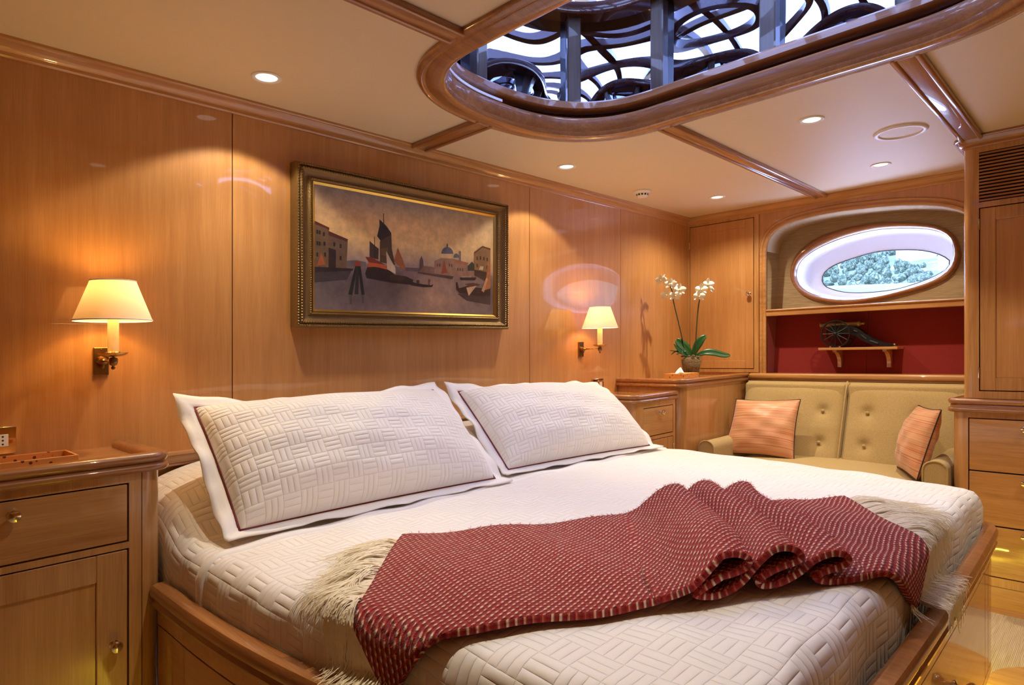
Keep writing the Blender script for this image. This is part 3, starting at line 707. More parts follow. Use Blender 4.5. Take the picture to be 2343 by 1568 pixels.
# outward = away from the centre
sg = 1 if rn[0][0] < 0 else -1
RAIL = [(.004, .565), (.004, .583), (.010, .590), (.030, .591), (.042, .587), (.048, .578), (.049, .565), (.046, .556), (.040, .552), (.042, .546), (.046, .540), (.044, .530), (.036, .524), (.028, .522), (.004, .522)]
MB().sweep([(x, y, 0) for x, y in ro], RAIL, nfb(sg)).build('rail', 'rim_y', bed, 'auto', flat_angle=30)
bo = outline(.022, .342)
BASE_TOP, BASE_BOT = .530, .105
n = len(bo)
mb = MB(); mb.add([(x, y, BASE_BOT) for x, y in bo]+[(x, y, BASE_TOP) for x, y in bo], [(i, i+1, n+i+1, n+i) for i in range(n-1)]+[list(range(n)), list(range(n, 2*n))]); mb.build('base', 'gap', bed, 'auto')
bo2 = outline(.024, .340); bn2 = offs2d(bo2, False)
def strip(name, i0, i1, z0, z1, mat, proud=.004, trim=0.0):
    ids = list(range(i0, i1+1)); pth = [Vector((bo2[i][0], bo2[i][1], 0)) for i in ids]
    if trim:
        pth[0] = pth[0]+(pth[1]-pth[0]).normalized()*trim; pth[-1] = pth[-1]+(pth[-2]-pth[-1]).normalized()*trim
    return MB().sweep([tuple(p) for p in pth], [(-.004, z0), (proud, z0), (proud, z1), (-.004, z1)], lambda k: ((sg*bn2[ids[k]][0], sg*bn2[ids[k]][1], 0), (0, 0, 1))).build(name, mat, bed, 'auto', flat_angle=25)
strip('apron', 0, n-1, .478, .534, 'veneer_x', .005)
strip('skirting', 0, n-1, .105, .135, 'veneer_x', .005)
cuts_side = [0, 9, 18, 26]; lf = 26; ft0 = 34; ft1 = ft0+24
for a, b in zip(cuts_side, cuts_side[1:]): strip('drawer_front', a, b, .139, .474, 'veneer_y', .005, .003)
strip('corner_panel', 26, 34, .139, .474, 'veneer_z', .005, .002)
def foot_i(x): return min(range(34, 58), key=lambda i: abs(bo2[i][0]-x))
fcuts = [34, foot_i(1.49), foot_i(2.47), 57]
for q, (a, b) in enumerate(zip(fcuts, fcuts[1:])):
    o = strip('drawer_front' if q < 2 else 'corner_panel', a, b, .139, .474, 'veneer_x', .005, .003)
    xm = (bo2[a][0]+bo2[b][0])/2; ym = bo2[(a+b)//2][1]
    if q < 2: knob(o, PY(ym-.005), xm-.03, .33, 0, 1.5)
strip('corner_panel', 57, 66, .139, .474, 'veneer_z', .005, .002)
m2 = [66, 75, 84, n-1]
for a, b in zip(m2, m2[1:]):
    if b > a: strip('drawer_front', a, b, .139, .474, 'veneer_y', .005, .003)
MB().box(.75, 2.62, .50, 1.94, .0, .11).build('plinth', 'gap', bed)
# yellow strip light under the foot of the bed
led = tag(MB().box(.95, 2.69, .395, .42, .088, .104, .003).build('strip_light', 'led'), 'yellow strip light tucked under the foot of the bed', 'light')
la = bpy.data.lights.new('strip_glow', 'AREA'); la.shape = 'RECTANGLE'; la.size = 1.74; la.size_y = .03; la.energy = LED_W; la.color = (1, .92, .10)
lo = bpy.data.objects.new('strip_glow', la); C.objects.link(lo); lo.parent = led; lo.location = (1.83, .385, .086); lo.rotation_euler = (math.radians(-14), 0, 0)

led2 = tag(MB().box(.668, .69, .95, 1.90, .088, .104, .003).build('strip_light', 'led'), 'yellow strip light tucked under the left side of the bed', 'light')
la = bpy.data.lights.new('strip_glow', 'AREA'); la.shape = 'RECTANGLE'; la.size = .03; la.size_y = .9; la.energy = 5.0; la.color = (1, .92, .10)
lo = bpy.data.objects.new('strip_glow', la); C.objects.link(lo); lo.parent = led2; lo.location = (.66, 1.42, .088); lo.rotation_euler = (0, math.radians(20), 0)

led3 = tag(MB().box(2.66, 2.682, .47, 1.90, .088, .104, .003).build('strip_light', 'led'), 'yellow strip light tucked under the right side of the bed', 'light')
la = bpy.data.lights.new('strip_glow', 'AREA'); la.shape = 'RECTANGLE'; la.size = .03; la.size_y = 1.4; la.energy = LED_W*.8; la.color = (1, .92, .10)
lo = bpy.data.objects.new('strip_glow', la); C.objects.link(lo); lo.parent = led3; lo.location = (2.69, 1.19, .088); lo.rotation_euler = (0, math.radians(-24), 0)

# ---- bedspread
ZM = .712; RR = .055
def hump(x, y):
    t = min(1, max(0, (y-1.84)/.27)); s_ = t*t*(3-2*t); e = 1-.55*min(1, abs(x-BX)/hw(y))**8
    return .175*s_*e
def wrapd(d, R):     # unrolled distance past the flat -> (out, drop)
    if d <= 0: return d, 0.0
    q = PI/2*R
    if d < q: t = d/R; return R*math.sin(t), R*(1-math.cos(t))
    return R, R+(d-q)
def spread(a, b):
    """a across (0 at the middle), b along from the head (0) towards the foot"""
    Yf = 2.318-b; yo, yd = wrapd(b-(2.318-YFOOT-RR), RR); y = YFOOT+RR-yo if b > 2.318-YFOOT-RR else Yf
    h = hw(max(y, .36))-.004; xo, xd = wrapd(abs(a)-(h-RR), RR)
    x = BX+math.copysign(h-RR+xo, a) if abs(a) > h-RR else BX+a
    puff = .004*math.sin(x*23+1)*math.sin(y*19)*(1 if max(xd, yd) < .01 else .4)
    crown_ = .014*(1-(abs(a)/1.2)**2)*min(1, (b+.2))
    z = ZM+hump(x, y)-.012+crown_+puff-max(xd, yd)
    if max(xd, yd) > .05:                 # fabric bulges a little down the sides
        k = .010*math.sin((x*17 if yd > xd else y*17))
        if yd > xd: y -= k*.5
        else: x += math.copysign(k*.5, a)
    return (x, y, max(z, .505))
NA, NB = 150, 150; AM = 1.36; BM = 2.318-YFOOT-RR+PI/2*RR+.15
vs, uvs = [], []
for i in range(NA+1):
    for j in range(NB+1):
        a = -AM+2*AM*i/NA; b = BM*j/NB; vs.append(spread(a, b)); uvs.append((a, b))
mb = MB(); mb.add(vs, [(i*(NB+1)+j, (i+1)*(NB+1)+j, (i+1)*(NB+1)+j+1, i*(NB+1)+j+1) for i in range(NA) for j in range(NB)]); mb.uv = uvs
bs = mb.build('bedspread', 'quilt', None, True, recalc=False)
bs.data.flip_normals() if sum(p.normal.z for p in bs.data.polygons) < 0 else None
tag(bs, 'off-white quilted bedspread tucked over the mattress', 'bedspread')
bb = .585; mb = MB(); vs = []; NS = 120
for i in range(NS+1):
    a = -AM+2*AM*i/NS
    for j, (db, up) in enumerate(((0, .0), (.004, .006), (.036, .006), (.040, .0))):
        p = Vector(spread(a, bb+db)); c = Vector((BX, p.y, .45)); side = abs(p.x-BX) > hw(p.y)-.03
        p += (Vector((math.copysign(1, p.x-BX), 0, 0)) if side else Vector((0, 0, 1)))*up; vs.append(p)
mb.add(vs, [(i*4+j, (i+1)*4+j, (i+1)*4+j+1, i*4+j+1) for i in range(NS) for j in range(3)])
mb.build('hem_band', 'cotton', bs, True)
def bed_surface(x, y):
    """height a cloth rests at on the bed, and the plan point it is pushed to"""
    if y > YFOOT+RR: ex, ey = 0.0, 0.0
    ey = max(0.0, YFOOT+.02-y); h = hw(max(y, .36)); ex = max(0.0, abs(x-BX)-(h-.02))
    z = ZM+.003
    def fall(e):            # edge, side of the mattress, across the rail, outside of the rail -> (out, drop)
        out = min(e, .034); d = max(0.0, e-.02); drop = min(.012, e*.3)+min(d, .100)
        if d > .100: out += min(d-.100, .062); drop += .0
        if d > .162: drop += d-.162
        return out, drop
    if ey > 0: o_, d_ = fall(ey); z -= d_; y = YFOOT+.02-o_
    if ex > 0: o_, d_ = fall(ex); z -= d_; x = BX+math.copysign(h-.02+o_, x-BX)
    return Vector((x, y, max(z, .30)))
# ---- pillows
def pillow(name, label, cat, BL, BR, TL, TR, T0, T1, bow, flange, mat, pipe, group, pipew=.004, sag=0.0, flmat='cotton', top=0.0, nu=56, nv=40, exp=.42):
    BL, BR, TL, TR = map(Vector, (BL, BR, TL, TR))
    cen = (BL+BR+TL+TR)/4; w = ((BR-BL).length+(TR-TL).length)/2; h = ((TL-BL).length+(TR-BR).length)/2
    N = ((BR-BL+TR-TL).cross(TL-BL+TR-BR)).normalized()
    fu = 1-2*flange/w; fv = 1-2*flange/h
    def plane(u, v):
        u2 = u*(1-bow*h/w*(1-v*v)); v2 = v*(1-(bow+top*max(0, v))*(1-u*u))
        s_, t_ = (u2+1)/2, (v2+1)/2
        return BL*(1-s_)*(1-t_)+BR*s_*(1-t_)+TL*(1-s_)*t_+TR*s_*t_
    root = thing(name, label, cat, tuple((BL+BR)/2), group)
    for T, nm in ((T0, 'cover'), (-T1, 'underside')):
        vs, uvs = [], []
        for i in range(nu+1):
            for j in range(nv+1):
                u = -1+2*i/nu; v = -1+2*j/nv
                u = math.sin(u*PI/2)*.55+u*.45; v = math.sin(v*PI/2)*.55+v*.45
                p = plane(u*fu, v*fv); t = (max(0, (1-u*u))*max(0, (1-v*v)))**exp
                wr_ = .006*math.sin(7*u+3*v)*math.sin(9*v-2*u)*t
                p = p+N*(T*t+wr_)-Vector((0, 0, sag*t)); vs.append(p); uvs.append((u*w/2, v*h/2))
        mb = MB(); mb.add(vs, [(i*(nv+1)+j, (i+1)*(nv+1)+j, (i+1)*(nv+1)+j+1, i*(nv+1)+j+1) for i in range(nu) for j in range(nv)]); mb.uv = uvs
        mb.build(nm, mat, root, True, recalc=False)
    ring = [(-1+2*k/40, -1) for k in range(40)]+[(1, -1+2*k/30) for k in range(30)]+[(1-2*k/40, 1) for k in range(40)]+[(-1, 1-2*k/30) for k in range(30)]
    pp = [plane(u*fu, v*fv)+N*pipew*.6 for u, v in ring]
    MB().tube(pp+pp[:1], pipew, 8).build('piping', pipe, root, True)
    if flange > 0:
        vs = []
        for k, (u, v) in enumerate(ring):
            for f in (0, .33, .66, 1.0):
                a = fu+(1-fu)*f; b = fv+(1-fv)*f
                p = plane(u*a, v*b); wv = .010*f*math.sin(k*.42)+.006*f*math.sin(k*.97+1)
                p = p+N*wv
                if v < -.99: p = plane(u*a, -fv)+Vector((0, -.050*f+.006*f*math.sin(k*.8), -.02*f)); p.z += abs(wv)*.5
                p.z = max(p.z, ZM+.010+.3*abs(wv)); vs.append(p)
        m_ = len(ring); mb = MB(); mb.add(vs, [(k*4+f, ((k+1) % m_)*4+f, ((k+1) % m_)*4+f+1, k*4+f+1) for k in range(m_) for f in range(3)])
        o = mb.build('flange', flmat, root, True); sd = o.modifiers.new('thickness', 'SOLIDIFY'); sd.thickness = .005; sd.offset = 0
    return root
pillow('pillow', 'left white quilted pillow with burgundy piping and flat border', 'pillow', (.695, 1.755, .694), (1.745, 1.695, .694), (.675, 2.11, 1.10), (1.715, 2.12, 1.095), .150, .05, .035, .048, 'quilt_sham', 'piping_red', 'quilted pillows on the bed', top=.13)
pillow('pillow', 'right white quilted pillow nearer the sofa, burgundy piping', 'pillow', (1.80, 1.79, .694), (2.79, 1.67, .694), (1.765, 2.13, 1.078), (2.83, 2.09, 1.035), .150, .05, .035, .048, 'quilt_sham', 'piping_red', 'quilted pillows on the bed', top=.02)
# ---- knitted throw
QBL, QBR, QTR, QTL = Vector((.560, .955, 0)), Vector((1.69, .262, 0)), Vector((2.165, .650, 0)), Vector((1.015, 1.385, 0))
PR = [(0, 0), (.06, 0), (.15, .004), (.25, .0), (.34, .003), (.41, .004), (.455, .010), (.490, .030), (.520, .062), (.550, .088), (.580, .096), (.602, .084), (.603, .066), (.585, .054), (.555, .046), (.528, .034), (.520, .020), (.532, .010), (.560, .009), (.592, .028), (.618, .064), (.645, .092), (.672, .092), (.688, .076), (.682, .060), (.660, .050), (.632, .036), (.620, .021), (.630, .010), (.656, .010), (.684, .030), (.708, .060), (.735, .078), (.758, .074), (.767, .058), (.756, .044), (.730, .034), (.712, .020), (.722, .008), (.76, .003), (.81, .003), (.86, .007), (.93, .003), (1.0, 0)]
PR = spl(PR, 5)
arc = [0]
for k in range(1, len(PR)): arc.append(arc[-1]+math.hypot((PR[k][0]-PR[k-1][0])*1.2, PR[k][1]-PR[k-1][1]))
def quad(p, w): return QBL*(1-p)*(1-w)+QBR*p*(1-w)+QTR*p*w+QTL*(1-p)*w
def throw_pt(k, w):
    p, h = PR[k]; p += .012*math.sin(w*5+p*9)*(1 if .45 < p < .8 else .3)
    bowl = -.03*math.sin(PI*w)*(1-2*p)
    q = quad(p+bowl*.3, w); s_ = bed_surface(q.x, q.y)
    return s_+Vector((0, 0, .011+h*(.92+.14*math.sin(2.2*w+p*6))*((.45+.55*w) if p < .50 else (1 if p > .55 else (.45+.55*w)+(.55-.55*w)*(p-.50)/.05))+.004*math.sin(p*31+w*8)))
NW = 44; vs, uvs = [], []
for k in range(len(PR)):
    for j in range(NW+1): vs.append(throw_pt(k, j/NW)); uvs.append((arc[k], j/NW*.72))
mb = MB(); mb.add(vs, [(k*(NW+1)+j, (k+1)*(NW+1)+j, (k+1)*(NW+1)+j+1, k*(NW+1)+j+1) for k in range(len(PR)-1) for j in range(NW)]); mb.uv = uvs
T = thing('throw_blanket', 'red and cream mohair throw with pleated middle and pale fringe on the bed', 'blanket', (1.3, .8, ZM))
o = mb.build('weave', 'knit', T, True, recalc=False); sd = o.modifiers.new('thickness', 'SOLIDIFY'); sd.thickness = .013; sd.offset = 0
rnd = random.Random(3)
def strands(row, base_fn, Lmin, Lmax, nclump, per, r):
    mb = MB(); seg = 9
    for c in range(nclump):
        w0 = (c+rnd.random())/nclump; a0 = base_fn(w0)+rnd.gauss(0, .20); curl = rnd.gauss(0, .9); Lc = rnd.uniform(Lmin, Lmax); ph0 = rnd.uniform(0, 6); lift0 = rnd.uniform(.002, .022)
        for q in range(per):
            w = min(1, max(0, w0+rnd.gauss(0, .55/nclump))); p = Vector(throw_pt(row, w)); Ln = Lc*rnd.uniform(.72, 1.08); a = a0+rnd.gauss(0, .07)
            cv = curl+rnd.gauss(0, .35); lift = lift0+rnd.uniform(0, .006); pts = []; tip = Vector(throw_pt(row, w0))
            for k in range(seg+1):
                f = k/seg; s_ = bed_surface(p.x, p.y)
                pts.append((s_.x, s_.y, s_.z+.004+lift*math.sin(PI*min(1, f*1.15))*(1-.3*f)+rnd.uniform(0, .002)))
                b_ = a+cv*(f-.3)*.8+.22*math.sin(ph0+f*7)*f; p = p+Vector((math.cos(b_), math.sin(b_), 0))*Ln/seg
            mb.tube(pts, [r*(1-.7*k/seg) for k in range(seg+1)], 4, False)
    return mb
f1 = strands(0, lambda w: math.atan2(.04-.22*(1-w), -1), .13, .22, 64, 11, .0017).build('fringe', 'fringe', T, False, recalc=False); f1['kind'] = 'stuff'
f2 = strands(len(PR)-1, lambda w: math.atan2(-1, .10+.35*w), .14, .25, 70, 10, .0016).build('fringe', 'fringe', T, False, recalc=False); f2['kind'] = 'stuff'
mb = MB()
for k in range(14000):
    kk = rnd.randrange(2, len(PR)-2); w = rnd.random()
    if rnd.random() < .18: w = rnd.choice((.0, 1.0))
    p = throw_pt(kk, w); q = throw_pt(kk, min(1, w+.02) if w < .98 else w-.02); r_ = throw_pt(kk+1, w)
    nrm = (r_-p).cross(q-p); nrm = nrm.normalized() if nrm.length > 1e-9 else Vector((0, 0, 1))
    if nrm.z < 0: nrm = -nrm
    d = (nrm*rnd.uniform(.3, 1)+Vector((rnd.uniform(-1, 1), rnd.uniform(-1, 1), rnd.uniform(-.2, .3)))).normalized(); Ln = rnd.uniform(.006, .017); p = p+nrm*.005
    s2 = d.cross(Vector((rnd.uniform(-1, 1), rnd.uniform(-1, 1), 1))).normalized()*.0004
    mid = p+d*Ln*.6; mb.add([p-s2, p+s2, mid+s2*.8, mid-s2*.8, mid+Vector((rnd.uniform(-1, 1), rnd.uniform(-1, 1), rnd.uniform(-1, .2)))*Ln*.6], [(0, 1, 2, 3), (3, 2, 4)])
fz = mb.build('fuzz', 'mohair', T, False, recalc=False); fz['kind'] = 'stuff'
# ---- sofa cushions
pillow('throw_cushion', 'square orange striped silk cushion at the left end of the sofa', 'cushion', (3.80, 1.845, .535), (3.86, 1.425, .530), (3.98, 1.835, .865), (4.02, 1.445, .875), .075, .055, .07, 0, 'stripe_silk', 'dark_piping', 'striped cushions on the sofa', .003, nu=30, nv=30, exp=.5)
pillow('throw_cushion', 'orange striped silk cushion propped on the right sofa arm, seen edge-on', 'cushion', (3.93, .905, .535), (3.60, .745, .535), (4.00, .82, .868), (3.66, .655, .880), .08, .06, .05, 0, 'stripe_silk', 'dark_piping', 'striped cushions on the sofa', .003, nu=30, nv=30, exp=.5)
# ------------------------------------------------------------------ wall lamps
def wall_lamp(x, label):
    r = thing('wall_lamp', label, 'lamp', (x, YA, 1.21), 'candle wall lamps')
    cy = YA-.145
    MB().box(x-.021, x+.021, YA-.012, YA, 1.168, 1.256, .002).build('back_plate', 'antique_brass', r)
    for z in (1.176, 1.248): MB().lathe([(0, 0), (.003, 0), (.002, -.002), (0, -.002)], (x, YA-.012, z), 'y', 8, False).build('screw', 'brass', r)
    MB().lathe([(.0, -.004), (.013, -.004), (.016, -.010), (.010, -.016), (.014, -.021), (.010, -.028), (.007, -.032), (.005, -.036), (.0, -.036)], (x, YA-.006, 1.212), 'y', 18, False).lathe([(0, -.024), (.004, -.022), (.006, -.016), (.004, -.010), (.008, -.007), (.009, .007), (.004, .012), (0, .014)], (x, YA-.026, 1.212), 'z', 14, False).build('swivel', 'antique_brass', r, True)
    MB().tube([(x, YA-.03, 1.213), (x, cy, 1.213)], .0032, 10).build('arm', 'brass', r, True)
    MB().lathe([(0, -.027), (.004, -.026), (.0065, -.021), (.003, -.016), (.010, -.012), (.0125, -.004), (.012, .006), (.008, .010), (.0, .012)], (x, cy, 1.213), 'z', 18, False).build('finial', 'antique_brass', r, True)
    MB().lathe([(.0, .012), (.012, .012), (.026, .014), (.036, .019), (.040, .023), (.041, .0245), (.036, .022), (.020, .020), (.018, .028), (.0, .028)], (x, cy, 1.213), 'z', 28, False).build('drip_pan', 'brass', r, True)
    MB().lathe([(.0, .028), (.0150, .028), (.0150, .128), (.013, .130), (.0, .130)], (x, cy, 1.213), 'z', 24, False).build('candle_sleeve', 'candle', r, 'auto')
    MB().lathe([(.0, .130), (.014, .130), (.014, .136), (.0, .136)], (x, cy, 1.213), 'z', 20, False).build('collar', 'brass', r, 'auto')
    sh = MB().lathe([(.104, .122), (.0605, .2405)], (x, cy, 1.213), 'z', 48, False).build('shade', 'shade', r, True, recalc=True)
    MB().lathe([(.1035, .120), (.1055, .120), (.1055, .1235), (.1035, .1235), (.1035, .120)], (x, cy, 1.213), 'z', 48, False).build('lower_trim', 'paper', sh, True)
    MB().lathe([(.059, .239), (.0615, .239), (.0615, .242), (.059, .242), (.059, .239)], (x, cy, 1.213), 'z', 48, False).build('upper_trim', 'paper', sh, True)
    MB().lathe([(0, .138), (.010, .142), (.014, .158), (.011, .178), (.004, .196), (0, .200)], (x, cy, 1.213), 'z', 14, False).build('bulb', 'bulb', r, True)
    l = bpy.data.lights.new('lamp_glow', 'POINT'); l.energy = LAMP_W; l.color = LAMP; l.shadow_soft_size = .022
    o = bpy.data.objects.new('lamp_glow', l); C.objects.link(o); o.parent = r; o.location = (0, -.145, .218-.01)
    return r
wall_lamp(.541, 'lit brass candle wall lamp with cream shade at the left of the painting')
wall_lamp(3.002, 'lit brass candle wall lamp with cream shade at the right of the painting')
# ------------------------------------------------------------------ painting
pt = thing('framed_painting', 'gilt-framed oil painting of sailing boats on a lagoon at dusk', 'painting', (1.76, YA, 1.325))
fx0, fx1, fz0, fz1 = 1.178, 2.346, 1.325, 1.968; cx0, cx1, cz0, cz1 = 1.268, 2.256, 1.398, 1.895
corn = [(fx0, fz0), (fx1, fz0), (fx1, fz1), (fx0, fz1)]; ci = [(cx0, cz0), (cx1, cz0), (cx1, cz1), (cx0, cz1)]
def frame_part(name, prof, mat, sm=False):
    vs = []; k = len(prof)
    for (a, b), (c, d) in zip(corn, ci):
        for f, dep in prof: vs.append((a+(c-a)*f, YA-dep, b+(d-b)*f))
    fs = [(i*k+q, ((i+1) % 4)*k+q, ((i+1) % 4)*k+q+1, i*k+q+1) for i in range(4) for q in range(k-1)]
    return MB().add(vs, fs).build(name, mat, pt, sm)
frame_part('frame', [(0, .002), (0, .042), (.04, .050), (.10, .052), (.15, .047), (.18, .043), (.24, .046), (.30, .050), (.36, .045), (.44, .038), (.55, .032), (.64, .031), (.68, .036), (.74, .040), (.80, .036), (.85, .031), (.87, .031)], 'gilt', 'auto')
frame_part('liner', [(.865, .033), (.88, .034), (.995, .026), (1.0, .022)], 'gilt_bright')
mb = MB()
for f, dep, r, stp in ((.10, .052, .0042, .0105), (.27, .050, .0042, .011), (.74, .040, .0036, .009)):
    cs = [Vector((a+(c-a)*f, YA-dep, b+(d-b)*f)) for (a, b), (c, d) in zip(corn, ci)]
    for i in range(4):
        p, q = cs[i], cs[(i+1) % 4]; nn_ = int((q-p).length/stp); t_ = (q-p).normalized(); s2 = Vector((0, 1, 0)).cross(t_)
        for k in range(nn_):
            o = p+(q-p)*(k+.5)/nn_
            mb.add([o+t_*stp*.55+s2*r*.6, o-t_*stp*.55-s2*r*.6, o+s2*r-t_*stp*.2, o-s2*r+t_*stp*.2, o+Vector((0, -r, 0))], [(0, 2, 4), (2, 1, 4), (1, 3, 4), (3, 0, 4)])
bd = mb.build('beading', 'gilt', pt, False, recalc=False); bd['kind'] = 'stuff'
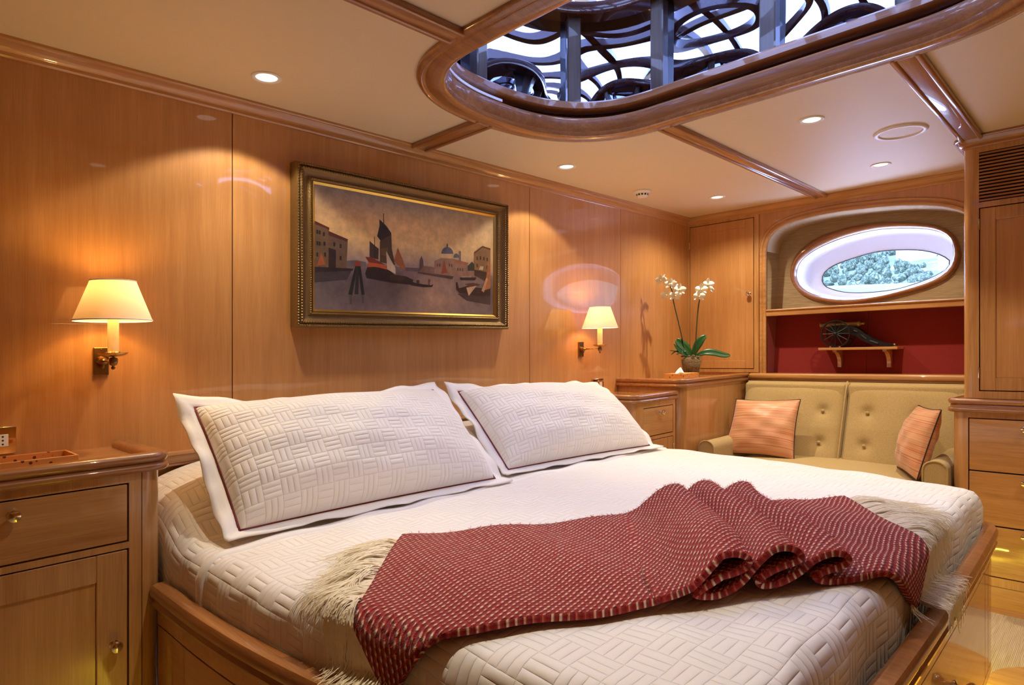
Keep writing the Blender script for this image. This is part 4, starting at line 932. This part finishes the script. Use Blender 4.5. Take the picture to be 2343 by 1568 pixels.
PAINT=[((178,142,118),[(0.477,0.226),(0.595,0.228),(0.654,0.017),(0.404,0.014)]),
((84,72,72),[(0.265,0.27),(0.463,0.252),(0.39,0.024),(0.32,0.025)]),
((70,55,50),[(0.76,0.192),(0.986,0.195),(0.986,0.097),(0.823,0.127)]),
((98,90,104),[(0.146,0.411),(0.193,0.424),(0.24,0.415),(0.24,0.378),(0.146,0.363)]),
((95,84,96),[(0.45,0.402),(0.528,0.407),(0.528,0.373),(0.45,0.37)]),
((104,84,64),[(-0.001,0.701),(0.063,0.661),(0.061,0.343),(-0.001,0.329)]),
((88,42,34),[(-0.001,0.709),(0.065,0.669),(0.064,0.651),(-0.001,0.684)]),
((100,82,66),[(0.061,0.625),(0.151,0.583),(0.144,0.341),(0.061,0.338)]),
((82,42,34),[(0.061,0.641),(0.153,0.592),(0.146,0.572),(0.061,0.605)]),
((50,38,34),[(0.061,0.505),(0.095,0.492),(0.095,0.343),(0.061,0.34)]),
((48,38,36),[(-0.001,0.338),(0.178,0.35),(0.174,0.331),(-0.001,0.29)]),
((62,58,62),[(-0.001,0.292),(0.169,0.33),(0.146,0.251),(-0.001,0.213)]),
((150,85,50),[(0.027,0.46),(0.046,0.365),(0.008,0.345)]),
((45,36,34),[(0.006,0.639),(0.014,0.639),(0.014,0.606),(0.006,0.606)]),
((45,36,34),[(0.016,0.637),(0.025,0.636),(0.025,0.604),(0.016,0.604)]),
((45,36,34),[(0.006,0.547),(0.014,0.546),(0.014,0.514),(0.006,0.515)]),
((45,36,34),[(0.016,0.545),(0.025,0.544),(0.025,0.512),(0.016,0.512)]),
((45,36,34),[(0.035,0.627),(0.044,0.626),(0.044,0.594),(0.035,0.594)]),
((45,36,34),[(0.038,0.549),(0.047,0.548),(0.047,0.516),(0.038,0.516)]),
((45,36,34),[(0.083,0.554),(0.092,0.553),(0.092,0.52),(0.083,0.52)]),
((45,36,34),[(0.112,0.545),(0.121,0.544),(0.121,0.511),(0.112,0.511)]),
((45,36,34),[(0.083,0.45),(0.092,0.449),(0.092,0.416),(0.083,0.417)]),
((45,36,34),[(0.112,0.446),(0.121,0.444),(0.121,0.411),(0.112,0.412)]),
((45,36,34),[(0.006,0.456),(0.014,0.454),(0.014,0.422),(0.006,0.423)]),
((45,36,34),[(0.041,0.462),(0.049,0.461),(0.049,0.428),(0.041,0.429)]),
((40,42,38),[(0.186,0.369),(0.197,0.371),(0.172,0.125),(0.153,0.131)]),
((46,46,42),[(0.193,0.37),(0.206,0.372),(0.202,0.135),(0.183,0.133)]),
((36,38,36),[(0.2,0.371),(0.213,0.377),(0.233,0.136),(0.218,0.128)]),
((135,62,42),[(0.185,0.406),(0.197,0.417),(0.212,0.409),(0.212,0.375),(0.185,0.371)]),
((78,74,76),[(0.157,0.126),(0.172,0.124),(0.169,0.041),(0.161,0.05)]),
((78,74,76),[(0.219,0.128),(0.232,0.133),(0.228,0.066),(0.221,0.06)]),
((60,50,45),[(0.258,0.601),(0.305,0.541),(0.303,0.446),(0.258,0.463)]),
((48,40,36),[(0.308,0.802),(0.345,0.752),(0.371,0.696),(0.372,0.662),(0.315,0.613),(0.297,0.651),(0.309,0.743)]),
((76,61,48),[(0.311,0.609),(0.372,0.682),(0.374,0.556),(0.392,0.415),(0.311,0.426)]),
((96,78,58),[(0.315,0.545),(0.352,0.562),(0.355,0.478),(0.317,0.493)]),
((40,32,30),[(0.328,0.858),(0.332,0.859),(0.334,0.717),(0.33,0.716)]),
((40,32,30),[(0.282,0.643),(0.285,0.643),(0.287,0.351),(0.283,0.351)]),
((44,34,32),[(0.236,0.318),(0.249,0.382),(0.352,0.374),(0.39,0.324),(0.45,0.321),(0.494,0.294),(0.484,0.247),(0.371,0.255),(0.242,0.279)]),
((165,80,45),[(0.249,0.406),(0.289,0.427),(0.34,0.402),(0.357,0.364),(0.289,0.383),(0.249,0.372)]),
((108,48,38),[(0.236,0.459),(0.268,0.461),(0.339,0.407),(0.254,0.417)]),
((60,42,36),[(0.361,0.32),(0.417,0.327),(0.45,0.305),(0.423,0.274),(0.368,0.278)]),
((184,168,152),[(0.344,0.531),(0.371,0.449),(0.394,0.386),(0.394,0.333),(0.349,0.371)]),
((150,95,60),[(0.406,0.571),(0.431,0.481),(0.45,0.395),(0.436,0.375),(0.385,0.449)]),
((36,29,29),[(0.45,0.293),(0.504,0.268),(0.553,0.259),(0.597,0.255),(0.611,0.268),(0.603,0.24),(0.553,0.234),(0.484,0.242)]),
((60,40,36),[(0.511,0.296),(0.528,0.296),(0.528,0.259),(0.511,0.263)]),
((100,66,54),[(0.58,0.309),(0.593,0.311),(0.588,0.258),(0.581,0.258)]),
((90,78,86),[(0.53,0.481),(0.537,0.51),(0.54,0.522),(0.543,0.511),(0.55,0.485),(0.554,0.382),(0.526,0.378)]),
((122,92,86),[(0.553,0.429),(0.624,0.429),(0.624,0.375),(0.525,0.369)]),
((137,107,96),[(0.617,0.485),(0.657,0.522),(0.737,0.529),(0.831,0.505),(0.832,0.425),(0.873,0.425),(0.873,0.375),(0.699,0.352),(0.617,0.374)]),
((86,91,112),[(0.734,0.577),(0.733,0.594),(0.729,0.609),(0.723,0.621),(0.715,0.63),(0.706,0.635),(0.696,0.635),(0.687,0.631),(0.678,0.623),(0.67,0.611),(0.664,0.596),(0.66,0.58),(0.659,0.564)]),
((86,91,112),[(0.693,0.666),(0.7,0.668),(0.702,0.629),(0.691,0.627)]),
((92,96,114),[(0.772,0.546),(0.772,0.556),(0.77,0.566),(0.767,0.574),(0.763,0.58),(0.758,0.584),(0.754,0.584),(0.749,0.582),(0.744,0.577),(0.74,0.57),(0.738,0.56),(0.736,0.55),(0.735,0.539)]),
((118,98,98),[(0.771,0.61),(0.784,0.612),(0.784,0.506),(0.771,0.507)]),
((150,90,70),[(0.74,0.511),(0.835,0.505),(0.823,0.483),(0.74,0.49)]),
((80,60,55),[(0.518,0.369),(0.737,0.359),(0.729,0.329),(0.624,0.344),(0.518,0.358)]),
((135,70,50),[(0.676,0.506),(0.697,0.388),(0.657,0.371)]),
((56,60,46),[(0.828,0.472),(0.857,0.521),(0.874,0.497),(0.873,0.431),(0.829,0.425)]),
((126,96,66),[(0.873,0.611),(0.929,0.688),(0.986,0.673),(0.986,0.349),(0.873,0.399)]),
((90,50,38),[(0.873,0.62),(0.929,0.693),(0.986,0.678),(0.986,0.66),(0.929,0.674),(0.873,0.603)]),
((66,48,40),[(0.873,0.443),(0.986,0.429),(0.986,0.318),(0.873,0.389)]),
((60,45,38),[(0.888,0.578),(0.897,0.578),(0.897,0.543),(0.888,0.543)]),
((60,45,38),[(0.911,0.585),(0.921,0.586),(0.921,0.551),(0.911,0.55)]),
((60,45,38),[(0.934,0.582),(0.944,0.583),(0.944,0.547),(0.934,0.547)]),
((60,45,38),[(0.958,0.578),(0.968,0.578),(0.968,0.543),(0.958,0.542)]),
((60,45,38),[(0.888,0.505),(0.897,0.506),(0.897,0.471),(0.888,0.471)]),
((60,45,38),[(0.958,0.498),(0.968,0.499),(0.968,0.463),(0.958,0.463)]),
((80,62,60),[(0.632,0.464),(0.638,0.465),(0.638,0.438),(0.632,0.437)]),
((80,62,60),[(0.646,0.467),(0.653,0.468),(0.653,0.44),(0.646,0.439)]),
((80,62,60),[(0.706,0.476),(0.713,0.477),(0.713,0.45),(0.706,0.449)]),
((80,62,60),[(0.721,0.473),(0.728,0.474),(0.728,0.446),(0.721,0.445)]),
((80,62,60),[(0.76,0.444),(0.767,0.445),(0.767,0.417),(0.76,0.416)]),
((80,62,60),[(0.775,0.444),(0.782,0.445),(0.782,0.417),(0.775,0.416)]),
((80,62,60),[(0.791,0.443),(0.798,0.444),(0.798,0.416),(0.791,0.415)]),
((185,170,150),[(0.914,0.485),(0.937,0.483),(0.931,0.448),(0.904,0.448)]),
((58,40,36),[(0.752,0.303),(0.76,0.306),(0.771,0.246),(0.823,0.273),(0.937,0.261),(0.986,0.281),(0.986,0.193),(0.888,0.189),(0.775,0.197),(0.755,0.233)]),
((150,130,115),[(0.787,0.363),(0.855,0.379),(0.847,0.338),(0.823,0.347),(0.799,0.332)]),
((50,36,34),[(0.775,0.352),(0.888,0.367),(0.879,0.339),(0.783,0.328)]),
((90,60,48),[(0.807,0.291),(0.863,0.31),(0.921,0.298),(0.855,0.269)]),
((150,96,60),[(0.968,0.555),(0.986,0.49),(0.986,0.269),(0.931,0.236),(0.956,0.376)]),
((178,150,128),[(0.819,0.257),(0.839,0.265),(0.888,0.283),(0.835,0.176)]),
((170,130,105),[(0.956,0.376),(0.968,0.365),(0.939,0.221),(0.922,0.238)]),
]

mb = MB(); cols = []
def lin(c): return srgb(min(255, c[0]*1.12), min(255, c[1]*1.10), min(255, c[2]*1.0))
def lerp3(a, b, t): return tuple(a[i]+(b[i]-a[i])*t for i in range(3))
SKY = [[(138, 122, 130), (150, 134, 134), (150, 132, 128)], [(206, 176, 130), (216, 184, 132), (192, 166, 128)], [(190, 158, 126), (206, 172, 128), (188, 160, 130)], [(136, 132, 134), (128, 122, 122), (164, 144, 116)]]
WAT = [[(112, 100, 106), (108, 96, 102), (112, 98, 100), (150, 124, 112), (126, 108, 106), (110, 96, 98)], [(96, 88, 94), (92, 84, 88), (92, 78, 78), (168, 136, 118), (132, 110, 104), (92, 78, 76)], [(90, 84, 90), (94, 86, 92), (84, 72, 74), (150, 122, 114), (128, 108, 106), (96, 82, 84)], [(112, 100, 108), (120, 106, 112), (116, 102, 110), (128, 110, 112), (130, 110, 110), (122, 104, 106)]]
def bil(Gd, u, v):
    r, c = len(Gd)-1, len(Gd[0])-1; y = min(v*r, r-1e-6); x = min(u*c, c-1e-6); i, j = int(y), int(x)
    return lerp3(lerp3(Gd[i][j], Gd[i][j+1], x-j), lerp3(Gd[i+1][j], Gd[i+1][j+1], x-j), y-i)
def cpt(u, v, d): return (1.27+.98*u, 2.325-d, 1.40+.493*v)
for Gd, v0, v1 in ((WAT, -.01, .40), (SKY, .40, 1.01)):
    o = len(mb.v); mb.grid(lambda u, v: cpt(-.01+1.02*u, v0+(v1-v0)*v, 0), 20, 14)
    for i in range(21):
        for j in range(15): cols.append(lin(bil(Gd, i/20, j/14)))
for k, (c, poly) in enumerate(PAINT[2:]):
    mb.add([cpt(u, v, .0002+.00002*k) for u, v in poly], [list(range(len(poly)))]); cols += [lin(c)]*len(poly)
cv = mb.build('canvas', 'oil_paint', pt, False, recalc=False)
at = cv.data.color_attributes.new('paint', 'FLOAT_COLOR', 'POINT')
for i, c in enumerate(cols): at.data[i].color = c
# ------------------------------------------------------------------ sockets
def socket(x, label):
    r = thing('wall_socket', label, 'socket', (x, YA, .95), 'mains sockets on the bulkhead')
    MB().box(x-.058, x+.058, YA-.009, YA, .950, 1.029, .003, 2).build('plate', 'gold', r, 'auto')
    for dx in (-.026, .026):
        MB().box(x+dx-.013, x+dx+.013, YA-.0115, YA-.008, .972, 1.007, .001).build('outlet', 'white_plastic', r)
        for dz in (-.011, 0, .011): MB().lathe([(0, 0), (.0028, 0), (0, -.0006)], (x+dx, YA-.0116, .9895+dz), 'y', 8, False).build('pin_hole', 'black', r)
socket(.269, 'gilt wall socket plate above the left bedside cabinet')
socket(3.170, 'gilt wall socket plate above the right bedside cabinet')
# ------------------------------------------------------------------ ceiling fittings
def downlight(x, y, label, first=None, k=1.0, cone=114, bl=.20):
    r = thing('downlight', label, 'downlight', (x, y, ZC), 'recessed ceiling downlights')
    MB().lathe([(.034, .006), (.036, -.003), (.044, -.005), (.049, -.003), (.050, .001), (.034, .006)], (x, y, ZC), 'z', 32, False).build('rim', 'white_plastic', r, True)
    MB().lathe([(0, -.0015), (.020, -.002), (.035, -.001)], (x, y, ZC), 'z', 28, False).build('lens', 'lens', r, True)
    spot(r, (0, 0, -.012), DL_WIDE*k, cone, bl, .012); spot(r, (0, 0, -.012), DL_NARROW*k, 84, 1.0, .012)
    return r
downlight(.962, 2.085, 'lit downlight near the bulkhead, left of the painting', None, .64)
downlight(2.545, 2.080, 'lit downlight near the bulkhead, right of the painting', None, .68)
downlight(3.792, 1.874, 'lit downlight above the orchid corner', None, 1.25, 146, .6)
downlight(2.789, .958, 'lit downlight between the skylight and the speaker')
downlight(3.780, .949, 'lit downlight in front of the oval port')
downlight(.85, .958, 'added out-of-view downlight left of the skylight, above the camera', None, .95)  # unseen lamp, added to light the near part of the bed
downlight(2.79, -.35, 'added out-of-view downlight in front of the chest of drawers')  # also added out of view, brightens the foreground
sd_ = thing('smoke_detector', 'small white smoke detector on the ceiling near the bulkhead', 'smoke detector', (3.289, 2.102, ZC))
MB().lathe([(0, 0), (.052, 0), (.052, -.008), (.046, -.012), (.040, -.016), (.034, -.030), (.026, -.038), (.0, -.040)], (3.289, 2.102, ZC), 'z', 32, False).build('body', 'white_plastic', sd_, 'auto')
for k in range(12):
    a = 2*PI*k/12; c_, s_ = math.cos(a), math.sin(a); tx, ty = -s_*.006, c_*.006
    MB().add([(3.289+c_*r+e*tx, 2.102+s_*r+e*ty, ZC-h) for r, h in ((.0385, .0185), (.0345, .0305)) for e in (-1, 1)], [(0, 1, 3, 2)]).build('vent', 'black', sd_)
spk = thing('ceiling_speaker', 'round flush loudspeaker with a pale ring in the ceiling', 'speaker', (3.250, .737, ZC))
MB().lathe([(.083, .001), (.084, -.006), (.090, -.009), (.102, -.008), (.107, -.003), (.108, .001)], (3.250, .737, ZC), 'z', 48, False).build('ring', 'speaker_grey', spk, True)
MB().lathe([(0, -.004), (.084, -.003)], (3.250, .737, ZC), 'z', 40, False).build('grille', 'vinyl', spk, True)
# ------------------------------------------------------------------ small things
tr = thing('leather_tray', 'open orange spotted leather tray on the left bedside cabinet', 'tray', (.22, 2.08, .938))
MB().box(.02, .413, 2.010, 2.155, .9385, .943).build('bottom', 'dotted_box', tr)
for b in ((.02, .413, 2.010, 2.017, .943, .966), (.02, .413, 2.148, 2.155, .943, .966), (.02, .027, 2.017, 2.148, .943, .966), (.406, .413, 2.017, 2.148, .943, .966)): MB().box(*b, .0015).build('wall', 'dotted_box', tr)
tb = thing('tissue_box', 'orange spotted tissue box in front of the orchid', 'tissue box', (3.62, 2.03, 1.0))
a_ = math.radians(6); 
def rot(x, y, c=(3.635, 2.035), a=a_): return (c[0]+x*math.cos(a)-y*math.sin(a), c[1]+x*math.sin(a)+y*math.cos(a))
poly = [rot(x, y) for x, y in ((-.115, -.065), (.115, -.065), (.115, .065), (-.115, .065))]
MB().prism(poly, 1.0005, 1.046, 'z').build('box', 'dotted_box', tb)
mb = MB()
def tis(u, v):
    a = 2*PI*u; r = .038*(1-v)**.7*(1+.35*math.sin(3*a+v*2)); x, y = rot(r*math.cos(a)+.012*v-.03, r*.6*math.sin(a)); return (x, y, 1.046+.038*v+.006*math.sin(2*a)*(1-v))
mb.grid(tis, 36, 8).build('tissue', 'paper', tb, True)
# orchid
oc = thing('potted_orchid', 'white moth orchid with two flower stems in a glass pot', 'orchid', (3.84, 2.08, 1.0))
ox, oy = 3.84, 2.08
MB().lathe([(0, 1.001), (.048, 1.001), (.052, 1.006), (.072, 1.148), (.0725, 1.150)], (ox, oy, 0), 'z', 28, False).build('pot', 'pot_glass', oc, True)
MB().lathe([(0, 1.009), (.046, 1.009), (.064, 1.125), (.040, 1.142), (0, 1.146)], (ox, oy, 0), 'z', 20, False).build('soil', 'bark', oc, True)
ro_ = random.Random(5)
for k in range(16):
    a = ro_.uniform(0, 2*PI); r = ro_.uniform(.01, .06); c = (ox+r*math.cos(a), oy+r*math.sin(a), 1.142+ro_.uniform(0, .012)); s_ = ro_.uniform(.007, .013)
    MB().lathe([(0, -s_*.5), (s_*.8, -s_*.3), (s_, .1*s_), (s_*.6, s_*.5), (0, s_*.6)], c, 'z', 7, False).build('bark_chip', 'bark', oc)
def blade(pts, w, name='leaf', mat='leaf', fold=.25):
    pts = [Vector(p) for p in spl3(pts, 5)]; n_ = len(pts); vs = []
    for i, p in enumerate(pts):
        d = (pts[min(i+1, n_-1)]-pts[max(i-1, 0)]).normalized(); sd = d.cross(Vector((.7174, .6967, -.45))); sd = sd.normalized() if sd.length > .1 else Vector((1, 0, 0))
        up = -sd.cross(d) if sd.cross(d).z < 0 else sd.cross(d); f = i/(n_-1); ww = w*(math.sin(PI*min(1, .10+.90*f))**.55 if f < 1 else .05)*(.55+.45*min(1, f*2.2))
        for e in (-1, -.5, 0, .5, 1): vs.append(p+sd*ww*e+up*(abs(e)*ww*fold))
    mb = MB(); mb.add(vs, [(i*5+k, (i+1)*5+k, (i+1)*5+k+1, i*5+k+1) for i in range(n_-1) for k in range(4)])
    o = mb.build(name, mat, oc, True, recalc=False); sd = o.modifiers.new('thickness', 'SOLIDIFY'); sd.thickness = .002; return o
def spl3(pts, sub):
    out = []
    for i in range(len(pts)-1):
        p0, p1, p2, p3 = pts[max(i-1, 0)], pts[i], pts[i+1], pts[min(i+2, len(pts)-1)]
        for k in range(sub):
            t = k/sub; out.append(tuple(.5*((2*p1[d])+(-p0[d]+p2[d])*t+(2*p0[d]-5*p1[d]+4*p2[d]-p3[d])*t*t+(-p0[d]+3*p1[d]-3*p2[d]+p3[d])*t**3) for d in (0, 1, 2)))
    return out+[pts[-1]]
# camera-right direction in plan, used only to lay leaves out left and right as they grow in the photograph
rx, ry = .6967, -.7174
def oo(r, z, dep=0): return (ox+rx*r+.7174*dep, oy+ry*r+.6967*dep, z)
blade([oo(.005, 1.14), oo(-.03, 1.19), oo(-.075, 1.235), oo(-.10, 1.262)], .036)
blade([oo(.01, 1.14), oo(.03, 1.20), oo(.065, 1.255), oo(.10, 1.283)], .026)
blade([oo(.02, 1.14), oo(.07, 1.168, -.02), oo(.13, 1.170, -.03), oo(.20, 1.152, -.04), oo(.245, 1.150, -.04)], .024)
blade([oo(-.01, 1.14), oo(-.06, 1.165, -.03), oo(-.10, 1.20, -.04), oo(-.125, 1.235, -.04)], .010)
blade([oo(.0, 1.14), oo(-.01, 1.17, .06), oo(-.02, 1.19, .12)], .028)
for k in range(14):
    a = ro_.uniform(-.14, -.04); blade([oo(-.03, 1.145), oo((a-.03)/2, 1.17+ro_.uniform(0, .02)), oo(a, 1.16+ro_.uniform(0, .05), ro_.uniform(-.05, .05))], .004, 'fern_frond')
st1 = spl3([oo(-.035, 1.14), oo(-.06, 1.27), oo(-.095, 1.42), oo(-.118, 1.52), oo(-.125, 1.58), oo(-.15, 1.63), oo(-.185, 1.655)], 5)
st2 = spl3([oo(.03, 1.14), oo(.032, 1.27), oo(.042, 1.42), oo(.055, 1.52), oo(.07, 1.575), oo(.10, 1.61), oo(.135, 1.60)], 5)
for s_ in (st1, st2): MB().tube(s_, .0038, 8).build('flower_stem', 'stem', oc, True)
def flower(c, yaw, pitch, s):
    Rm = Matrix.Rotation(yaw, 3, 'Z') @ Matrix.Rotation(pitch, 3, 'X')
    fl_ = MB().lathe([(0, -.004), (.004*s/.045, -.003), (.006*s/.045, -.008), (.002, -.014), (0, -.015)], (0, 0, 0), 'y', 8, False)
    fl_.v = [tuple(Vector(c)+Rm @ Vector(v)) for v in fl_.v]; r = fl_.build('flower', 'petal_lip', oc, True)
    for ang, ln, wd in ((90, .95, .55), (215, .85, .5), (325, .85, .5), (168, .92, .80), (12, .92, .80)):
        a = math.radians(ang); vs = []
        for i in range(6):
            f = i/5; rr = s*ln*f; w = s*wd*math.sin(PI*(.06+.90*f))**.6*.55
            for e in (-1, -.4, .4, 1):
                x = rr*math.cos(a)-w*e*math.sin(a); z = rr*math.sin(a)+w*e*math.cos(a); y = -.012*f*f*(s/.045)+.006*e*e+(.003 if wd < .6 else 0)
                vs.append(Vector(c)+Rm @ Vector((x, y, z)))
        MB().add(vs, [(i*4+k, (i+1)*4+k, (i+1)*4+k+1, i*4+k+1) for i in range(5) for k in range(3)]).build('petal', 'petal', r, True, recalc=False)
yw = -math.radians(45)
for r_, z, dy, p_, sz, dep in ((-.20, 1.655, -.6, .1, .040, 0), (-.175, 1.662, .9, .1, .036, .02), (-.140, 1.625, -.2, .1, .044, -.02), (-.115, 1.618, .7, .0, .040, 0), (-.085, 1.585, .15, .1, .047, -.03), (-.165, 1.555, -.5, .15, .042, -.01), (-.115, 1.548, .1, .2, .046, -.03)):
    flower(oo(r_, z, dep), yw+dy, p_, sz)
for r_, z, dy, p_, sz, dep in ((.060, 1.585, -.1, .1, .046, -.02), (.042, 1.540, .0, .2, .044, -.03), (.108, 1.618, .2, .1, .045, -.01), (.142, 1.585, 1.1, .2, .034, .01)):
    flower(oo(r_, z, dep), yw+dy, p_, sz)
# shelf and model cannon
sh = thing('display_shelf', 'small bracketed wooden shelf on the red niche panel', 'shelf', (4.36, 1.2, 1.17))
MB().box(4.275, nback(1.17)+.002, .985, 1.43, 1.170, 1.186, .003).build('board', 'wood_y', sh)
for yb in (1.335, 1.055):
    xb = nback(1.06); poly = [(xb+.004, 1.170), (4.285, 1.170), (4.285, 1.158)]+[(4.285+.10*math.sin(t)*.95, 1.158-.075*(1-math.cos(t))) for t in [PI/2*k/8 for k in range(1, 9)]]+[(4.380, 1.060), (xb+.002, 1.060)]
    MB().prism([(a, b) for a, b in poly], yb-.011, yb+.011, 'y').build('bracket', 'wood_z', sh)
cn_ = thing('model_cannon', 'black and bronze model field cannon on the display shelf', 'model', (4.36, 1.25, 1.186))
cxn = 4.355; zc_ = 1.186
def brl(prof): return MB().lathe([(r, -h) for r, h in prof], (cxn, 1.445, 1.332), 'y', 20, False)
brl([(0, .0), (.012, .0), (.017, .002), (.018, .010), (.014, .014), (.0145, .08), (.016, .084), (.0145, .088), (.0165, .15), (.019, .155), (.0175, .16), (.019, .22), (.0225, .226), (.022, .236), (.014, .244), (.006, .249), (.010, .256), (.008, .264), (0, .267)]).build('barrel', 'old_bronze', cn_, True)
def wheel(xw):
    r = MB(); c = (xw, 1.334, zc_+.087)
    r.lathe([(.079, -.005), (.087, -.005), (.087, .005), (.079, .005), (.079, -.005)], c, 'x', 40, False)
    w_ = r.build('wheel', 'cast_iron', cn_, 'auto')
    MB().lathe([(0, -.014), (.010, -.012), (.013, 0), (.010, .012), (0, .014)], c, 'x', 14, False).build('hub', 'cast_iron', w_, True)
    for k in range(12):
        a = 2*PI*k/12; MB().tube([(c[0], c[1]+.01*math.cos(a), c[2]+.01*math.sin(a)), (c[0], c[1]+.080*math.cos(a), c[2]+.080*math.sin(a))], [.0035, .0026], 6).build('spoke', 'cast_iron', w_)
wheel(cxn-.055); wheel(cxn+.048)
MB().tube([(cxn-.062, 1.334, zc_+.087), (cxn+.055, 1.334, zc_+.087)], .005, 8).build('axle', 'cast_iron', cn_)
for xo in (-.022, .022):
    top = spl3([(0, 1.39, 1.312), (0, 1.33, 1.322), (0, 1.26, 1.318), (0, 1.21, 1.300), (0, 1.165, 1.262), (0, 1.11, 1.226), (0, 1.05, 1.206), (0, 1.025, 1.203)], 3)
    bot = spl3([(0, 1.39, 1.292), (0, 1.33, 1.278), (0, 1.27, 1.272), (0, 1.22, 1.252), (0, 1.18, 1.222), (0, 1.12, 1.196), (0, 1.05, 1.1875), (0, 1.025, 1.1875)], 3)
    poly = [(p[1], p[2]) for p in top]+[(p[1], p[2]) for p in bot[::-1]]
    ck = MB().prism(poly, cxn+xo-.006, cxn+xo+.006, 'x').build('cheek', 'cast_iron', cn_)
    for (y1_, z1_), (y2_, z2_) in (((1.235, 1.290), (1.215, 1.280)), ((1.195, 1.262), (1.165, 1.236)), ((1.145, 1.224), (1.10, 1.206))):
        MB().tube([(cxn+xo-.007, y1_, z1_), (cxn+xo-.007, y2_, z2_)], .0065, 8).build('slot', 'black', ck)
MB().box(cxn-.02, cxn+.02, 1.29, 1.38, 1.296, 1.316, .003).box(cxn-.02, cxn+.02, 1.15, 1.165, 1.23, 1.25, .003).build('transom', 'cast_iron', cn_)
MB().lathe([(0, 0), (.010, 0), (.010, .010), (.006, .018), (0, .020)], (cxn, 1.018, 1.1865), 'z', 12, False).build('trail_ring', 'old_bronze', cn_, True)
for yc in (1.36, 1.305): MB().box(cxn-.068, cxn-.046, yc-.006, yc+.006, 1.1865, 1.195, .001).build('chock', 'gold', cn_)
# ------------------------------------------------------------------ outside
def hill(x, y): return -2+max(0, (x-70))*.22+4*math.sin(x*.03+y*.02)+3*math.sin(y*.045+1)
gx = lambda u, v: (40+260*u, -140+340*v, hill(40+260*u, -140+340*v))
hs = MB().grid(gx, 50, 60).build('hillside', 'hillside', None, True); struct(hs); hs['label'] = 'wooded hillside seen through the port'
HS = [(130, .30, 6, 5, 3.6), (180, .21, 8, 6, 4.6), (115, .19, 5, 4, 3.2), (190, .345, 8, 6, 4.4), (230, .25, 8, 6, 5), (112, .375, 5, 4, 3), (150, .40, 6, 5, 3.6), (210, .305, 7, 5, 4.2), (104, .255, 6, 5, 3.2), (165, .165, 6, 5, 4), (100, .33, 4.5, 4, 3)]
mb = MB(); rt = random.Random(11)
for k in range(4200):
    x = rt.uniform(85, 290); q_ = rt.uniform(-.12, .62); y = x*q_; z = hill(x, y); r = rt.uniform(.35, 1.25); hgt = r*rt.uniform(.9, 2.8)
    if any(abs(q_-h_[1]) < h_[2]/2/h_[0]+.006 and h_[0]-9 < x < h_[0]+h_[3]+1 for h_ in HS): continue
    mb.lathe([(0, -.5), (r*.7, 0), (r, hgt*.4), (r*.65, hgt*.8), (0, hgt)], (x, y, z), 'z', 6, False)
fo = mb.build('hillside_trees', 'foliage', None, True, recalc=False); fo['kind'] = 'stuff'; fo['label'] = 'mass of pale green trees on the hillside'; fo['category'] = 'trees'
HL = ['broad white villa low on the slope in the port view', 'wide white villa high on the slope in the port view', 'small white house at the right of the port view', 'white villa high at the left of the port view', 'white house near the top of the port view', 'small white house low at the left of the port view', 'white house at the far left of the port view', 'white house above the trees in the middle of the port view', 'big pale house lowest in the middle of the port view', 'white house at the far right of the port view', 'lowest small white house left of the middle in the port view']
for (x, s_, w, d, h), lb in zip(HS, HL):
    y = x*s_; z = hill(x, y)-.5; r = thing('house', lb, 'house', (x, y, z), 'houses on the hillside')
    MB().box(x, x+d, y-w/2, y+w/2, z, z+h).build('walls', 'house_white', r)
    MB().add([(x-.4, y-w/2-.4, z+h), (x-.4, y+w/2+.4, z+h), (x+d+.4, y+w/2+.4, z+h), (x+d+.4, y-w/2-.4, z+h), (x+d/2, y-w/2+1.5, z+h+1.6), (x+d/2, y+w/2-1.5, z+h+1.6)], [(0, 1, 5, 4), (1, 2, 5), (2, 3, 4, 5), (3, 0, 4), (0, 3, 2, 1)]).build('roof', 'house_roof', r)
    for f in range(2):
        for q in range(3):
            yy = y-w/2+w*(q+.5)/3; zz = z+1.6+f*h*.48; MB().box(x-.06, x+.02, yy-.5, yy+.5, zz, zz+1.2).build('window', 'house_glass', r)
# ------------------------------------------------------------------ the gentle rise of the decks, applied to everything built above
bpy.context.view_layer.update()
def rise(p): return SLOPE[0]*p[0]+SLOPE[1]*p[1]
store = {}
for o in list(scn.objects):
    if o.type == 'MESH' and o.name not in ('hillside', 'hillside_trees') and not (o.parent and o.parent.name.startswith('house')):
        if o.data.users > 1: o.data = o.data.copy()
        mw = o.matrix_world; store[o.name] = [(lambda w: Vector((w.x, w.y, w.z+rise(w))))(mw @ v.co) for v in o.data.vertices]
for o in list(scn.objects):
    if o.parent is None and o.type == 'EMPTY' and not o.name.startswith('house'): o.location.z += rise(o.location)
bpy.context.view_layer.update()
for nme, ws in store.items():
    o = scn.objects[nme]; inv = o.matrix_world.inverted()
    for v, w in zip(o.data.vertices, ws): v.co = inv @ w
    o.data.update()
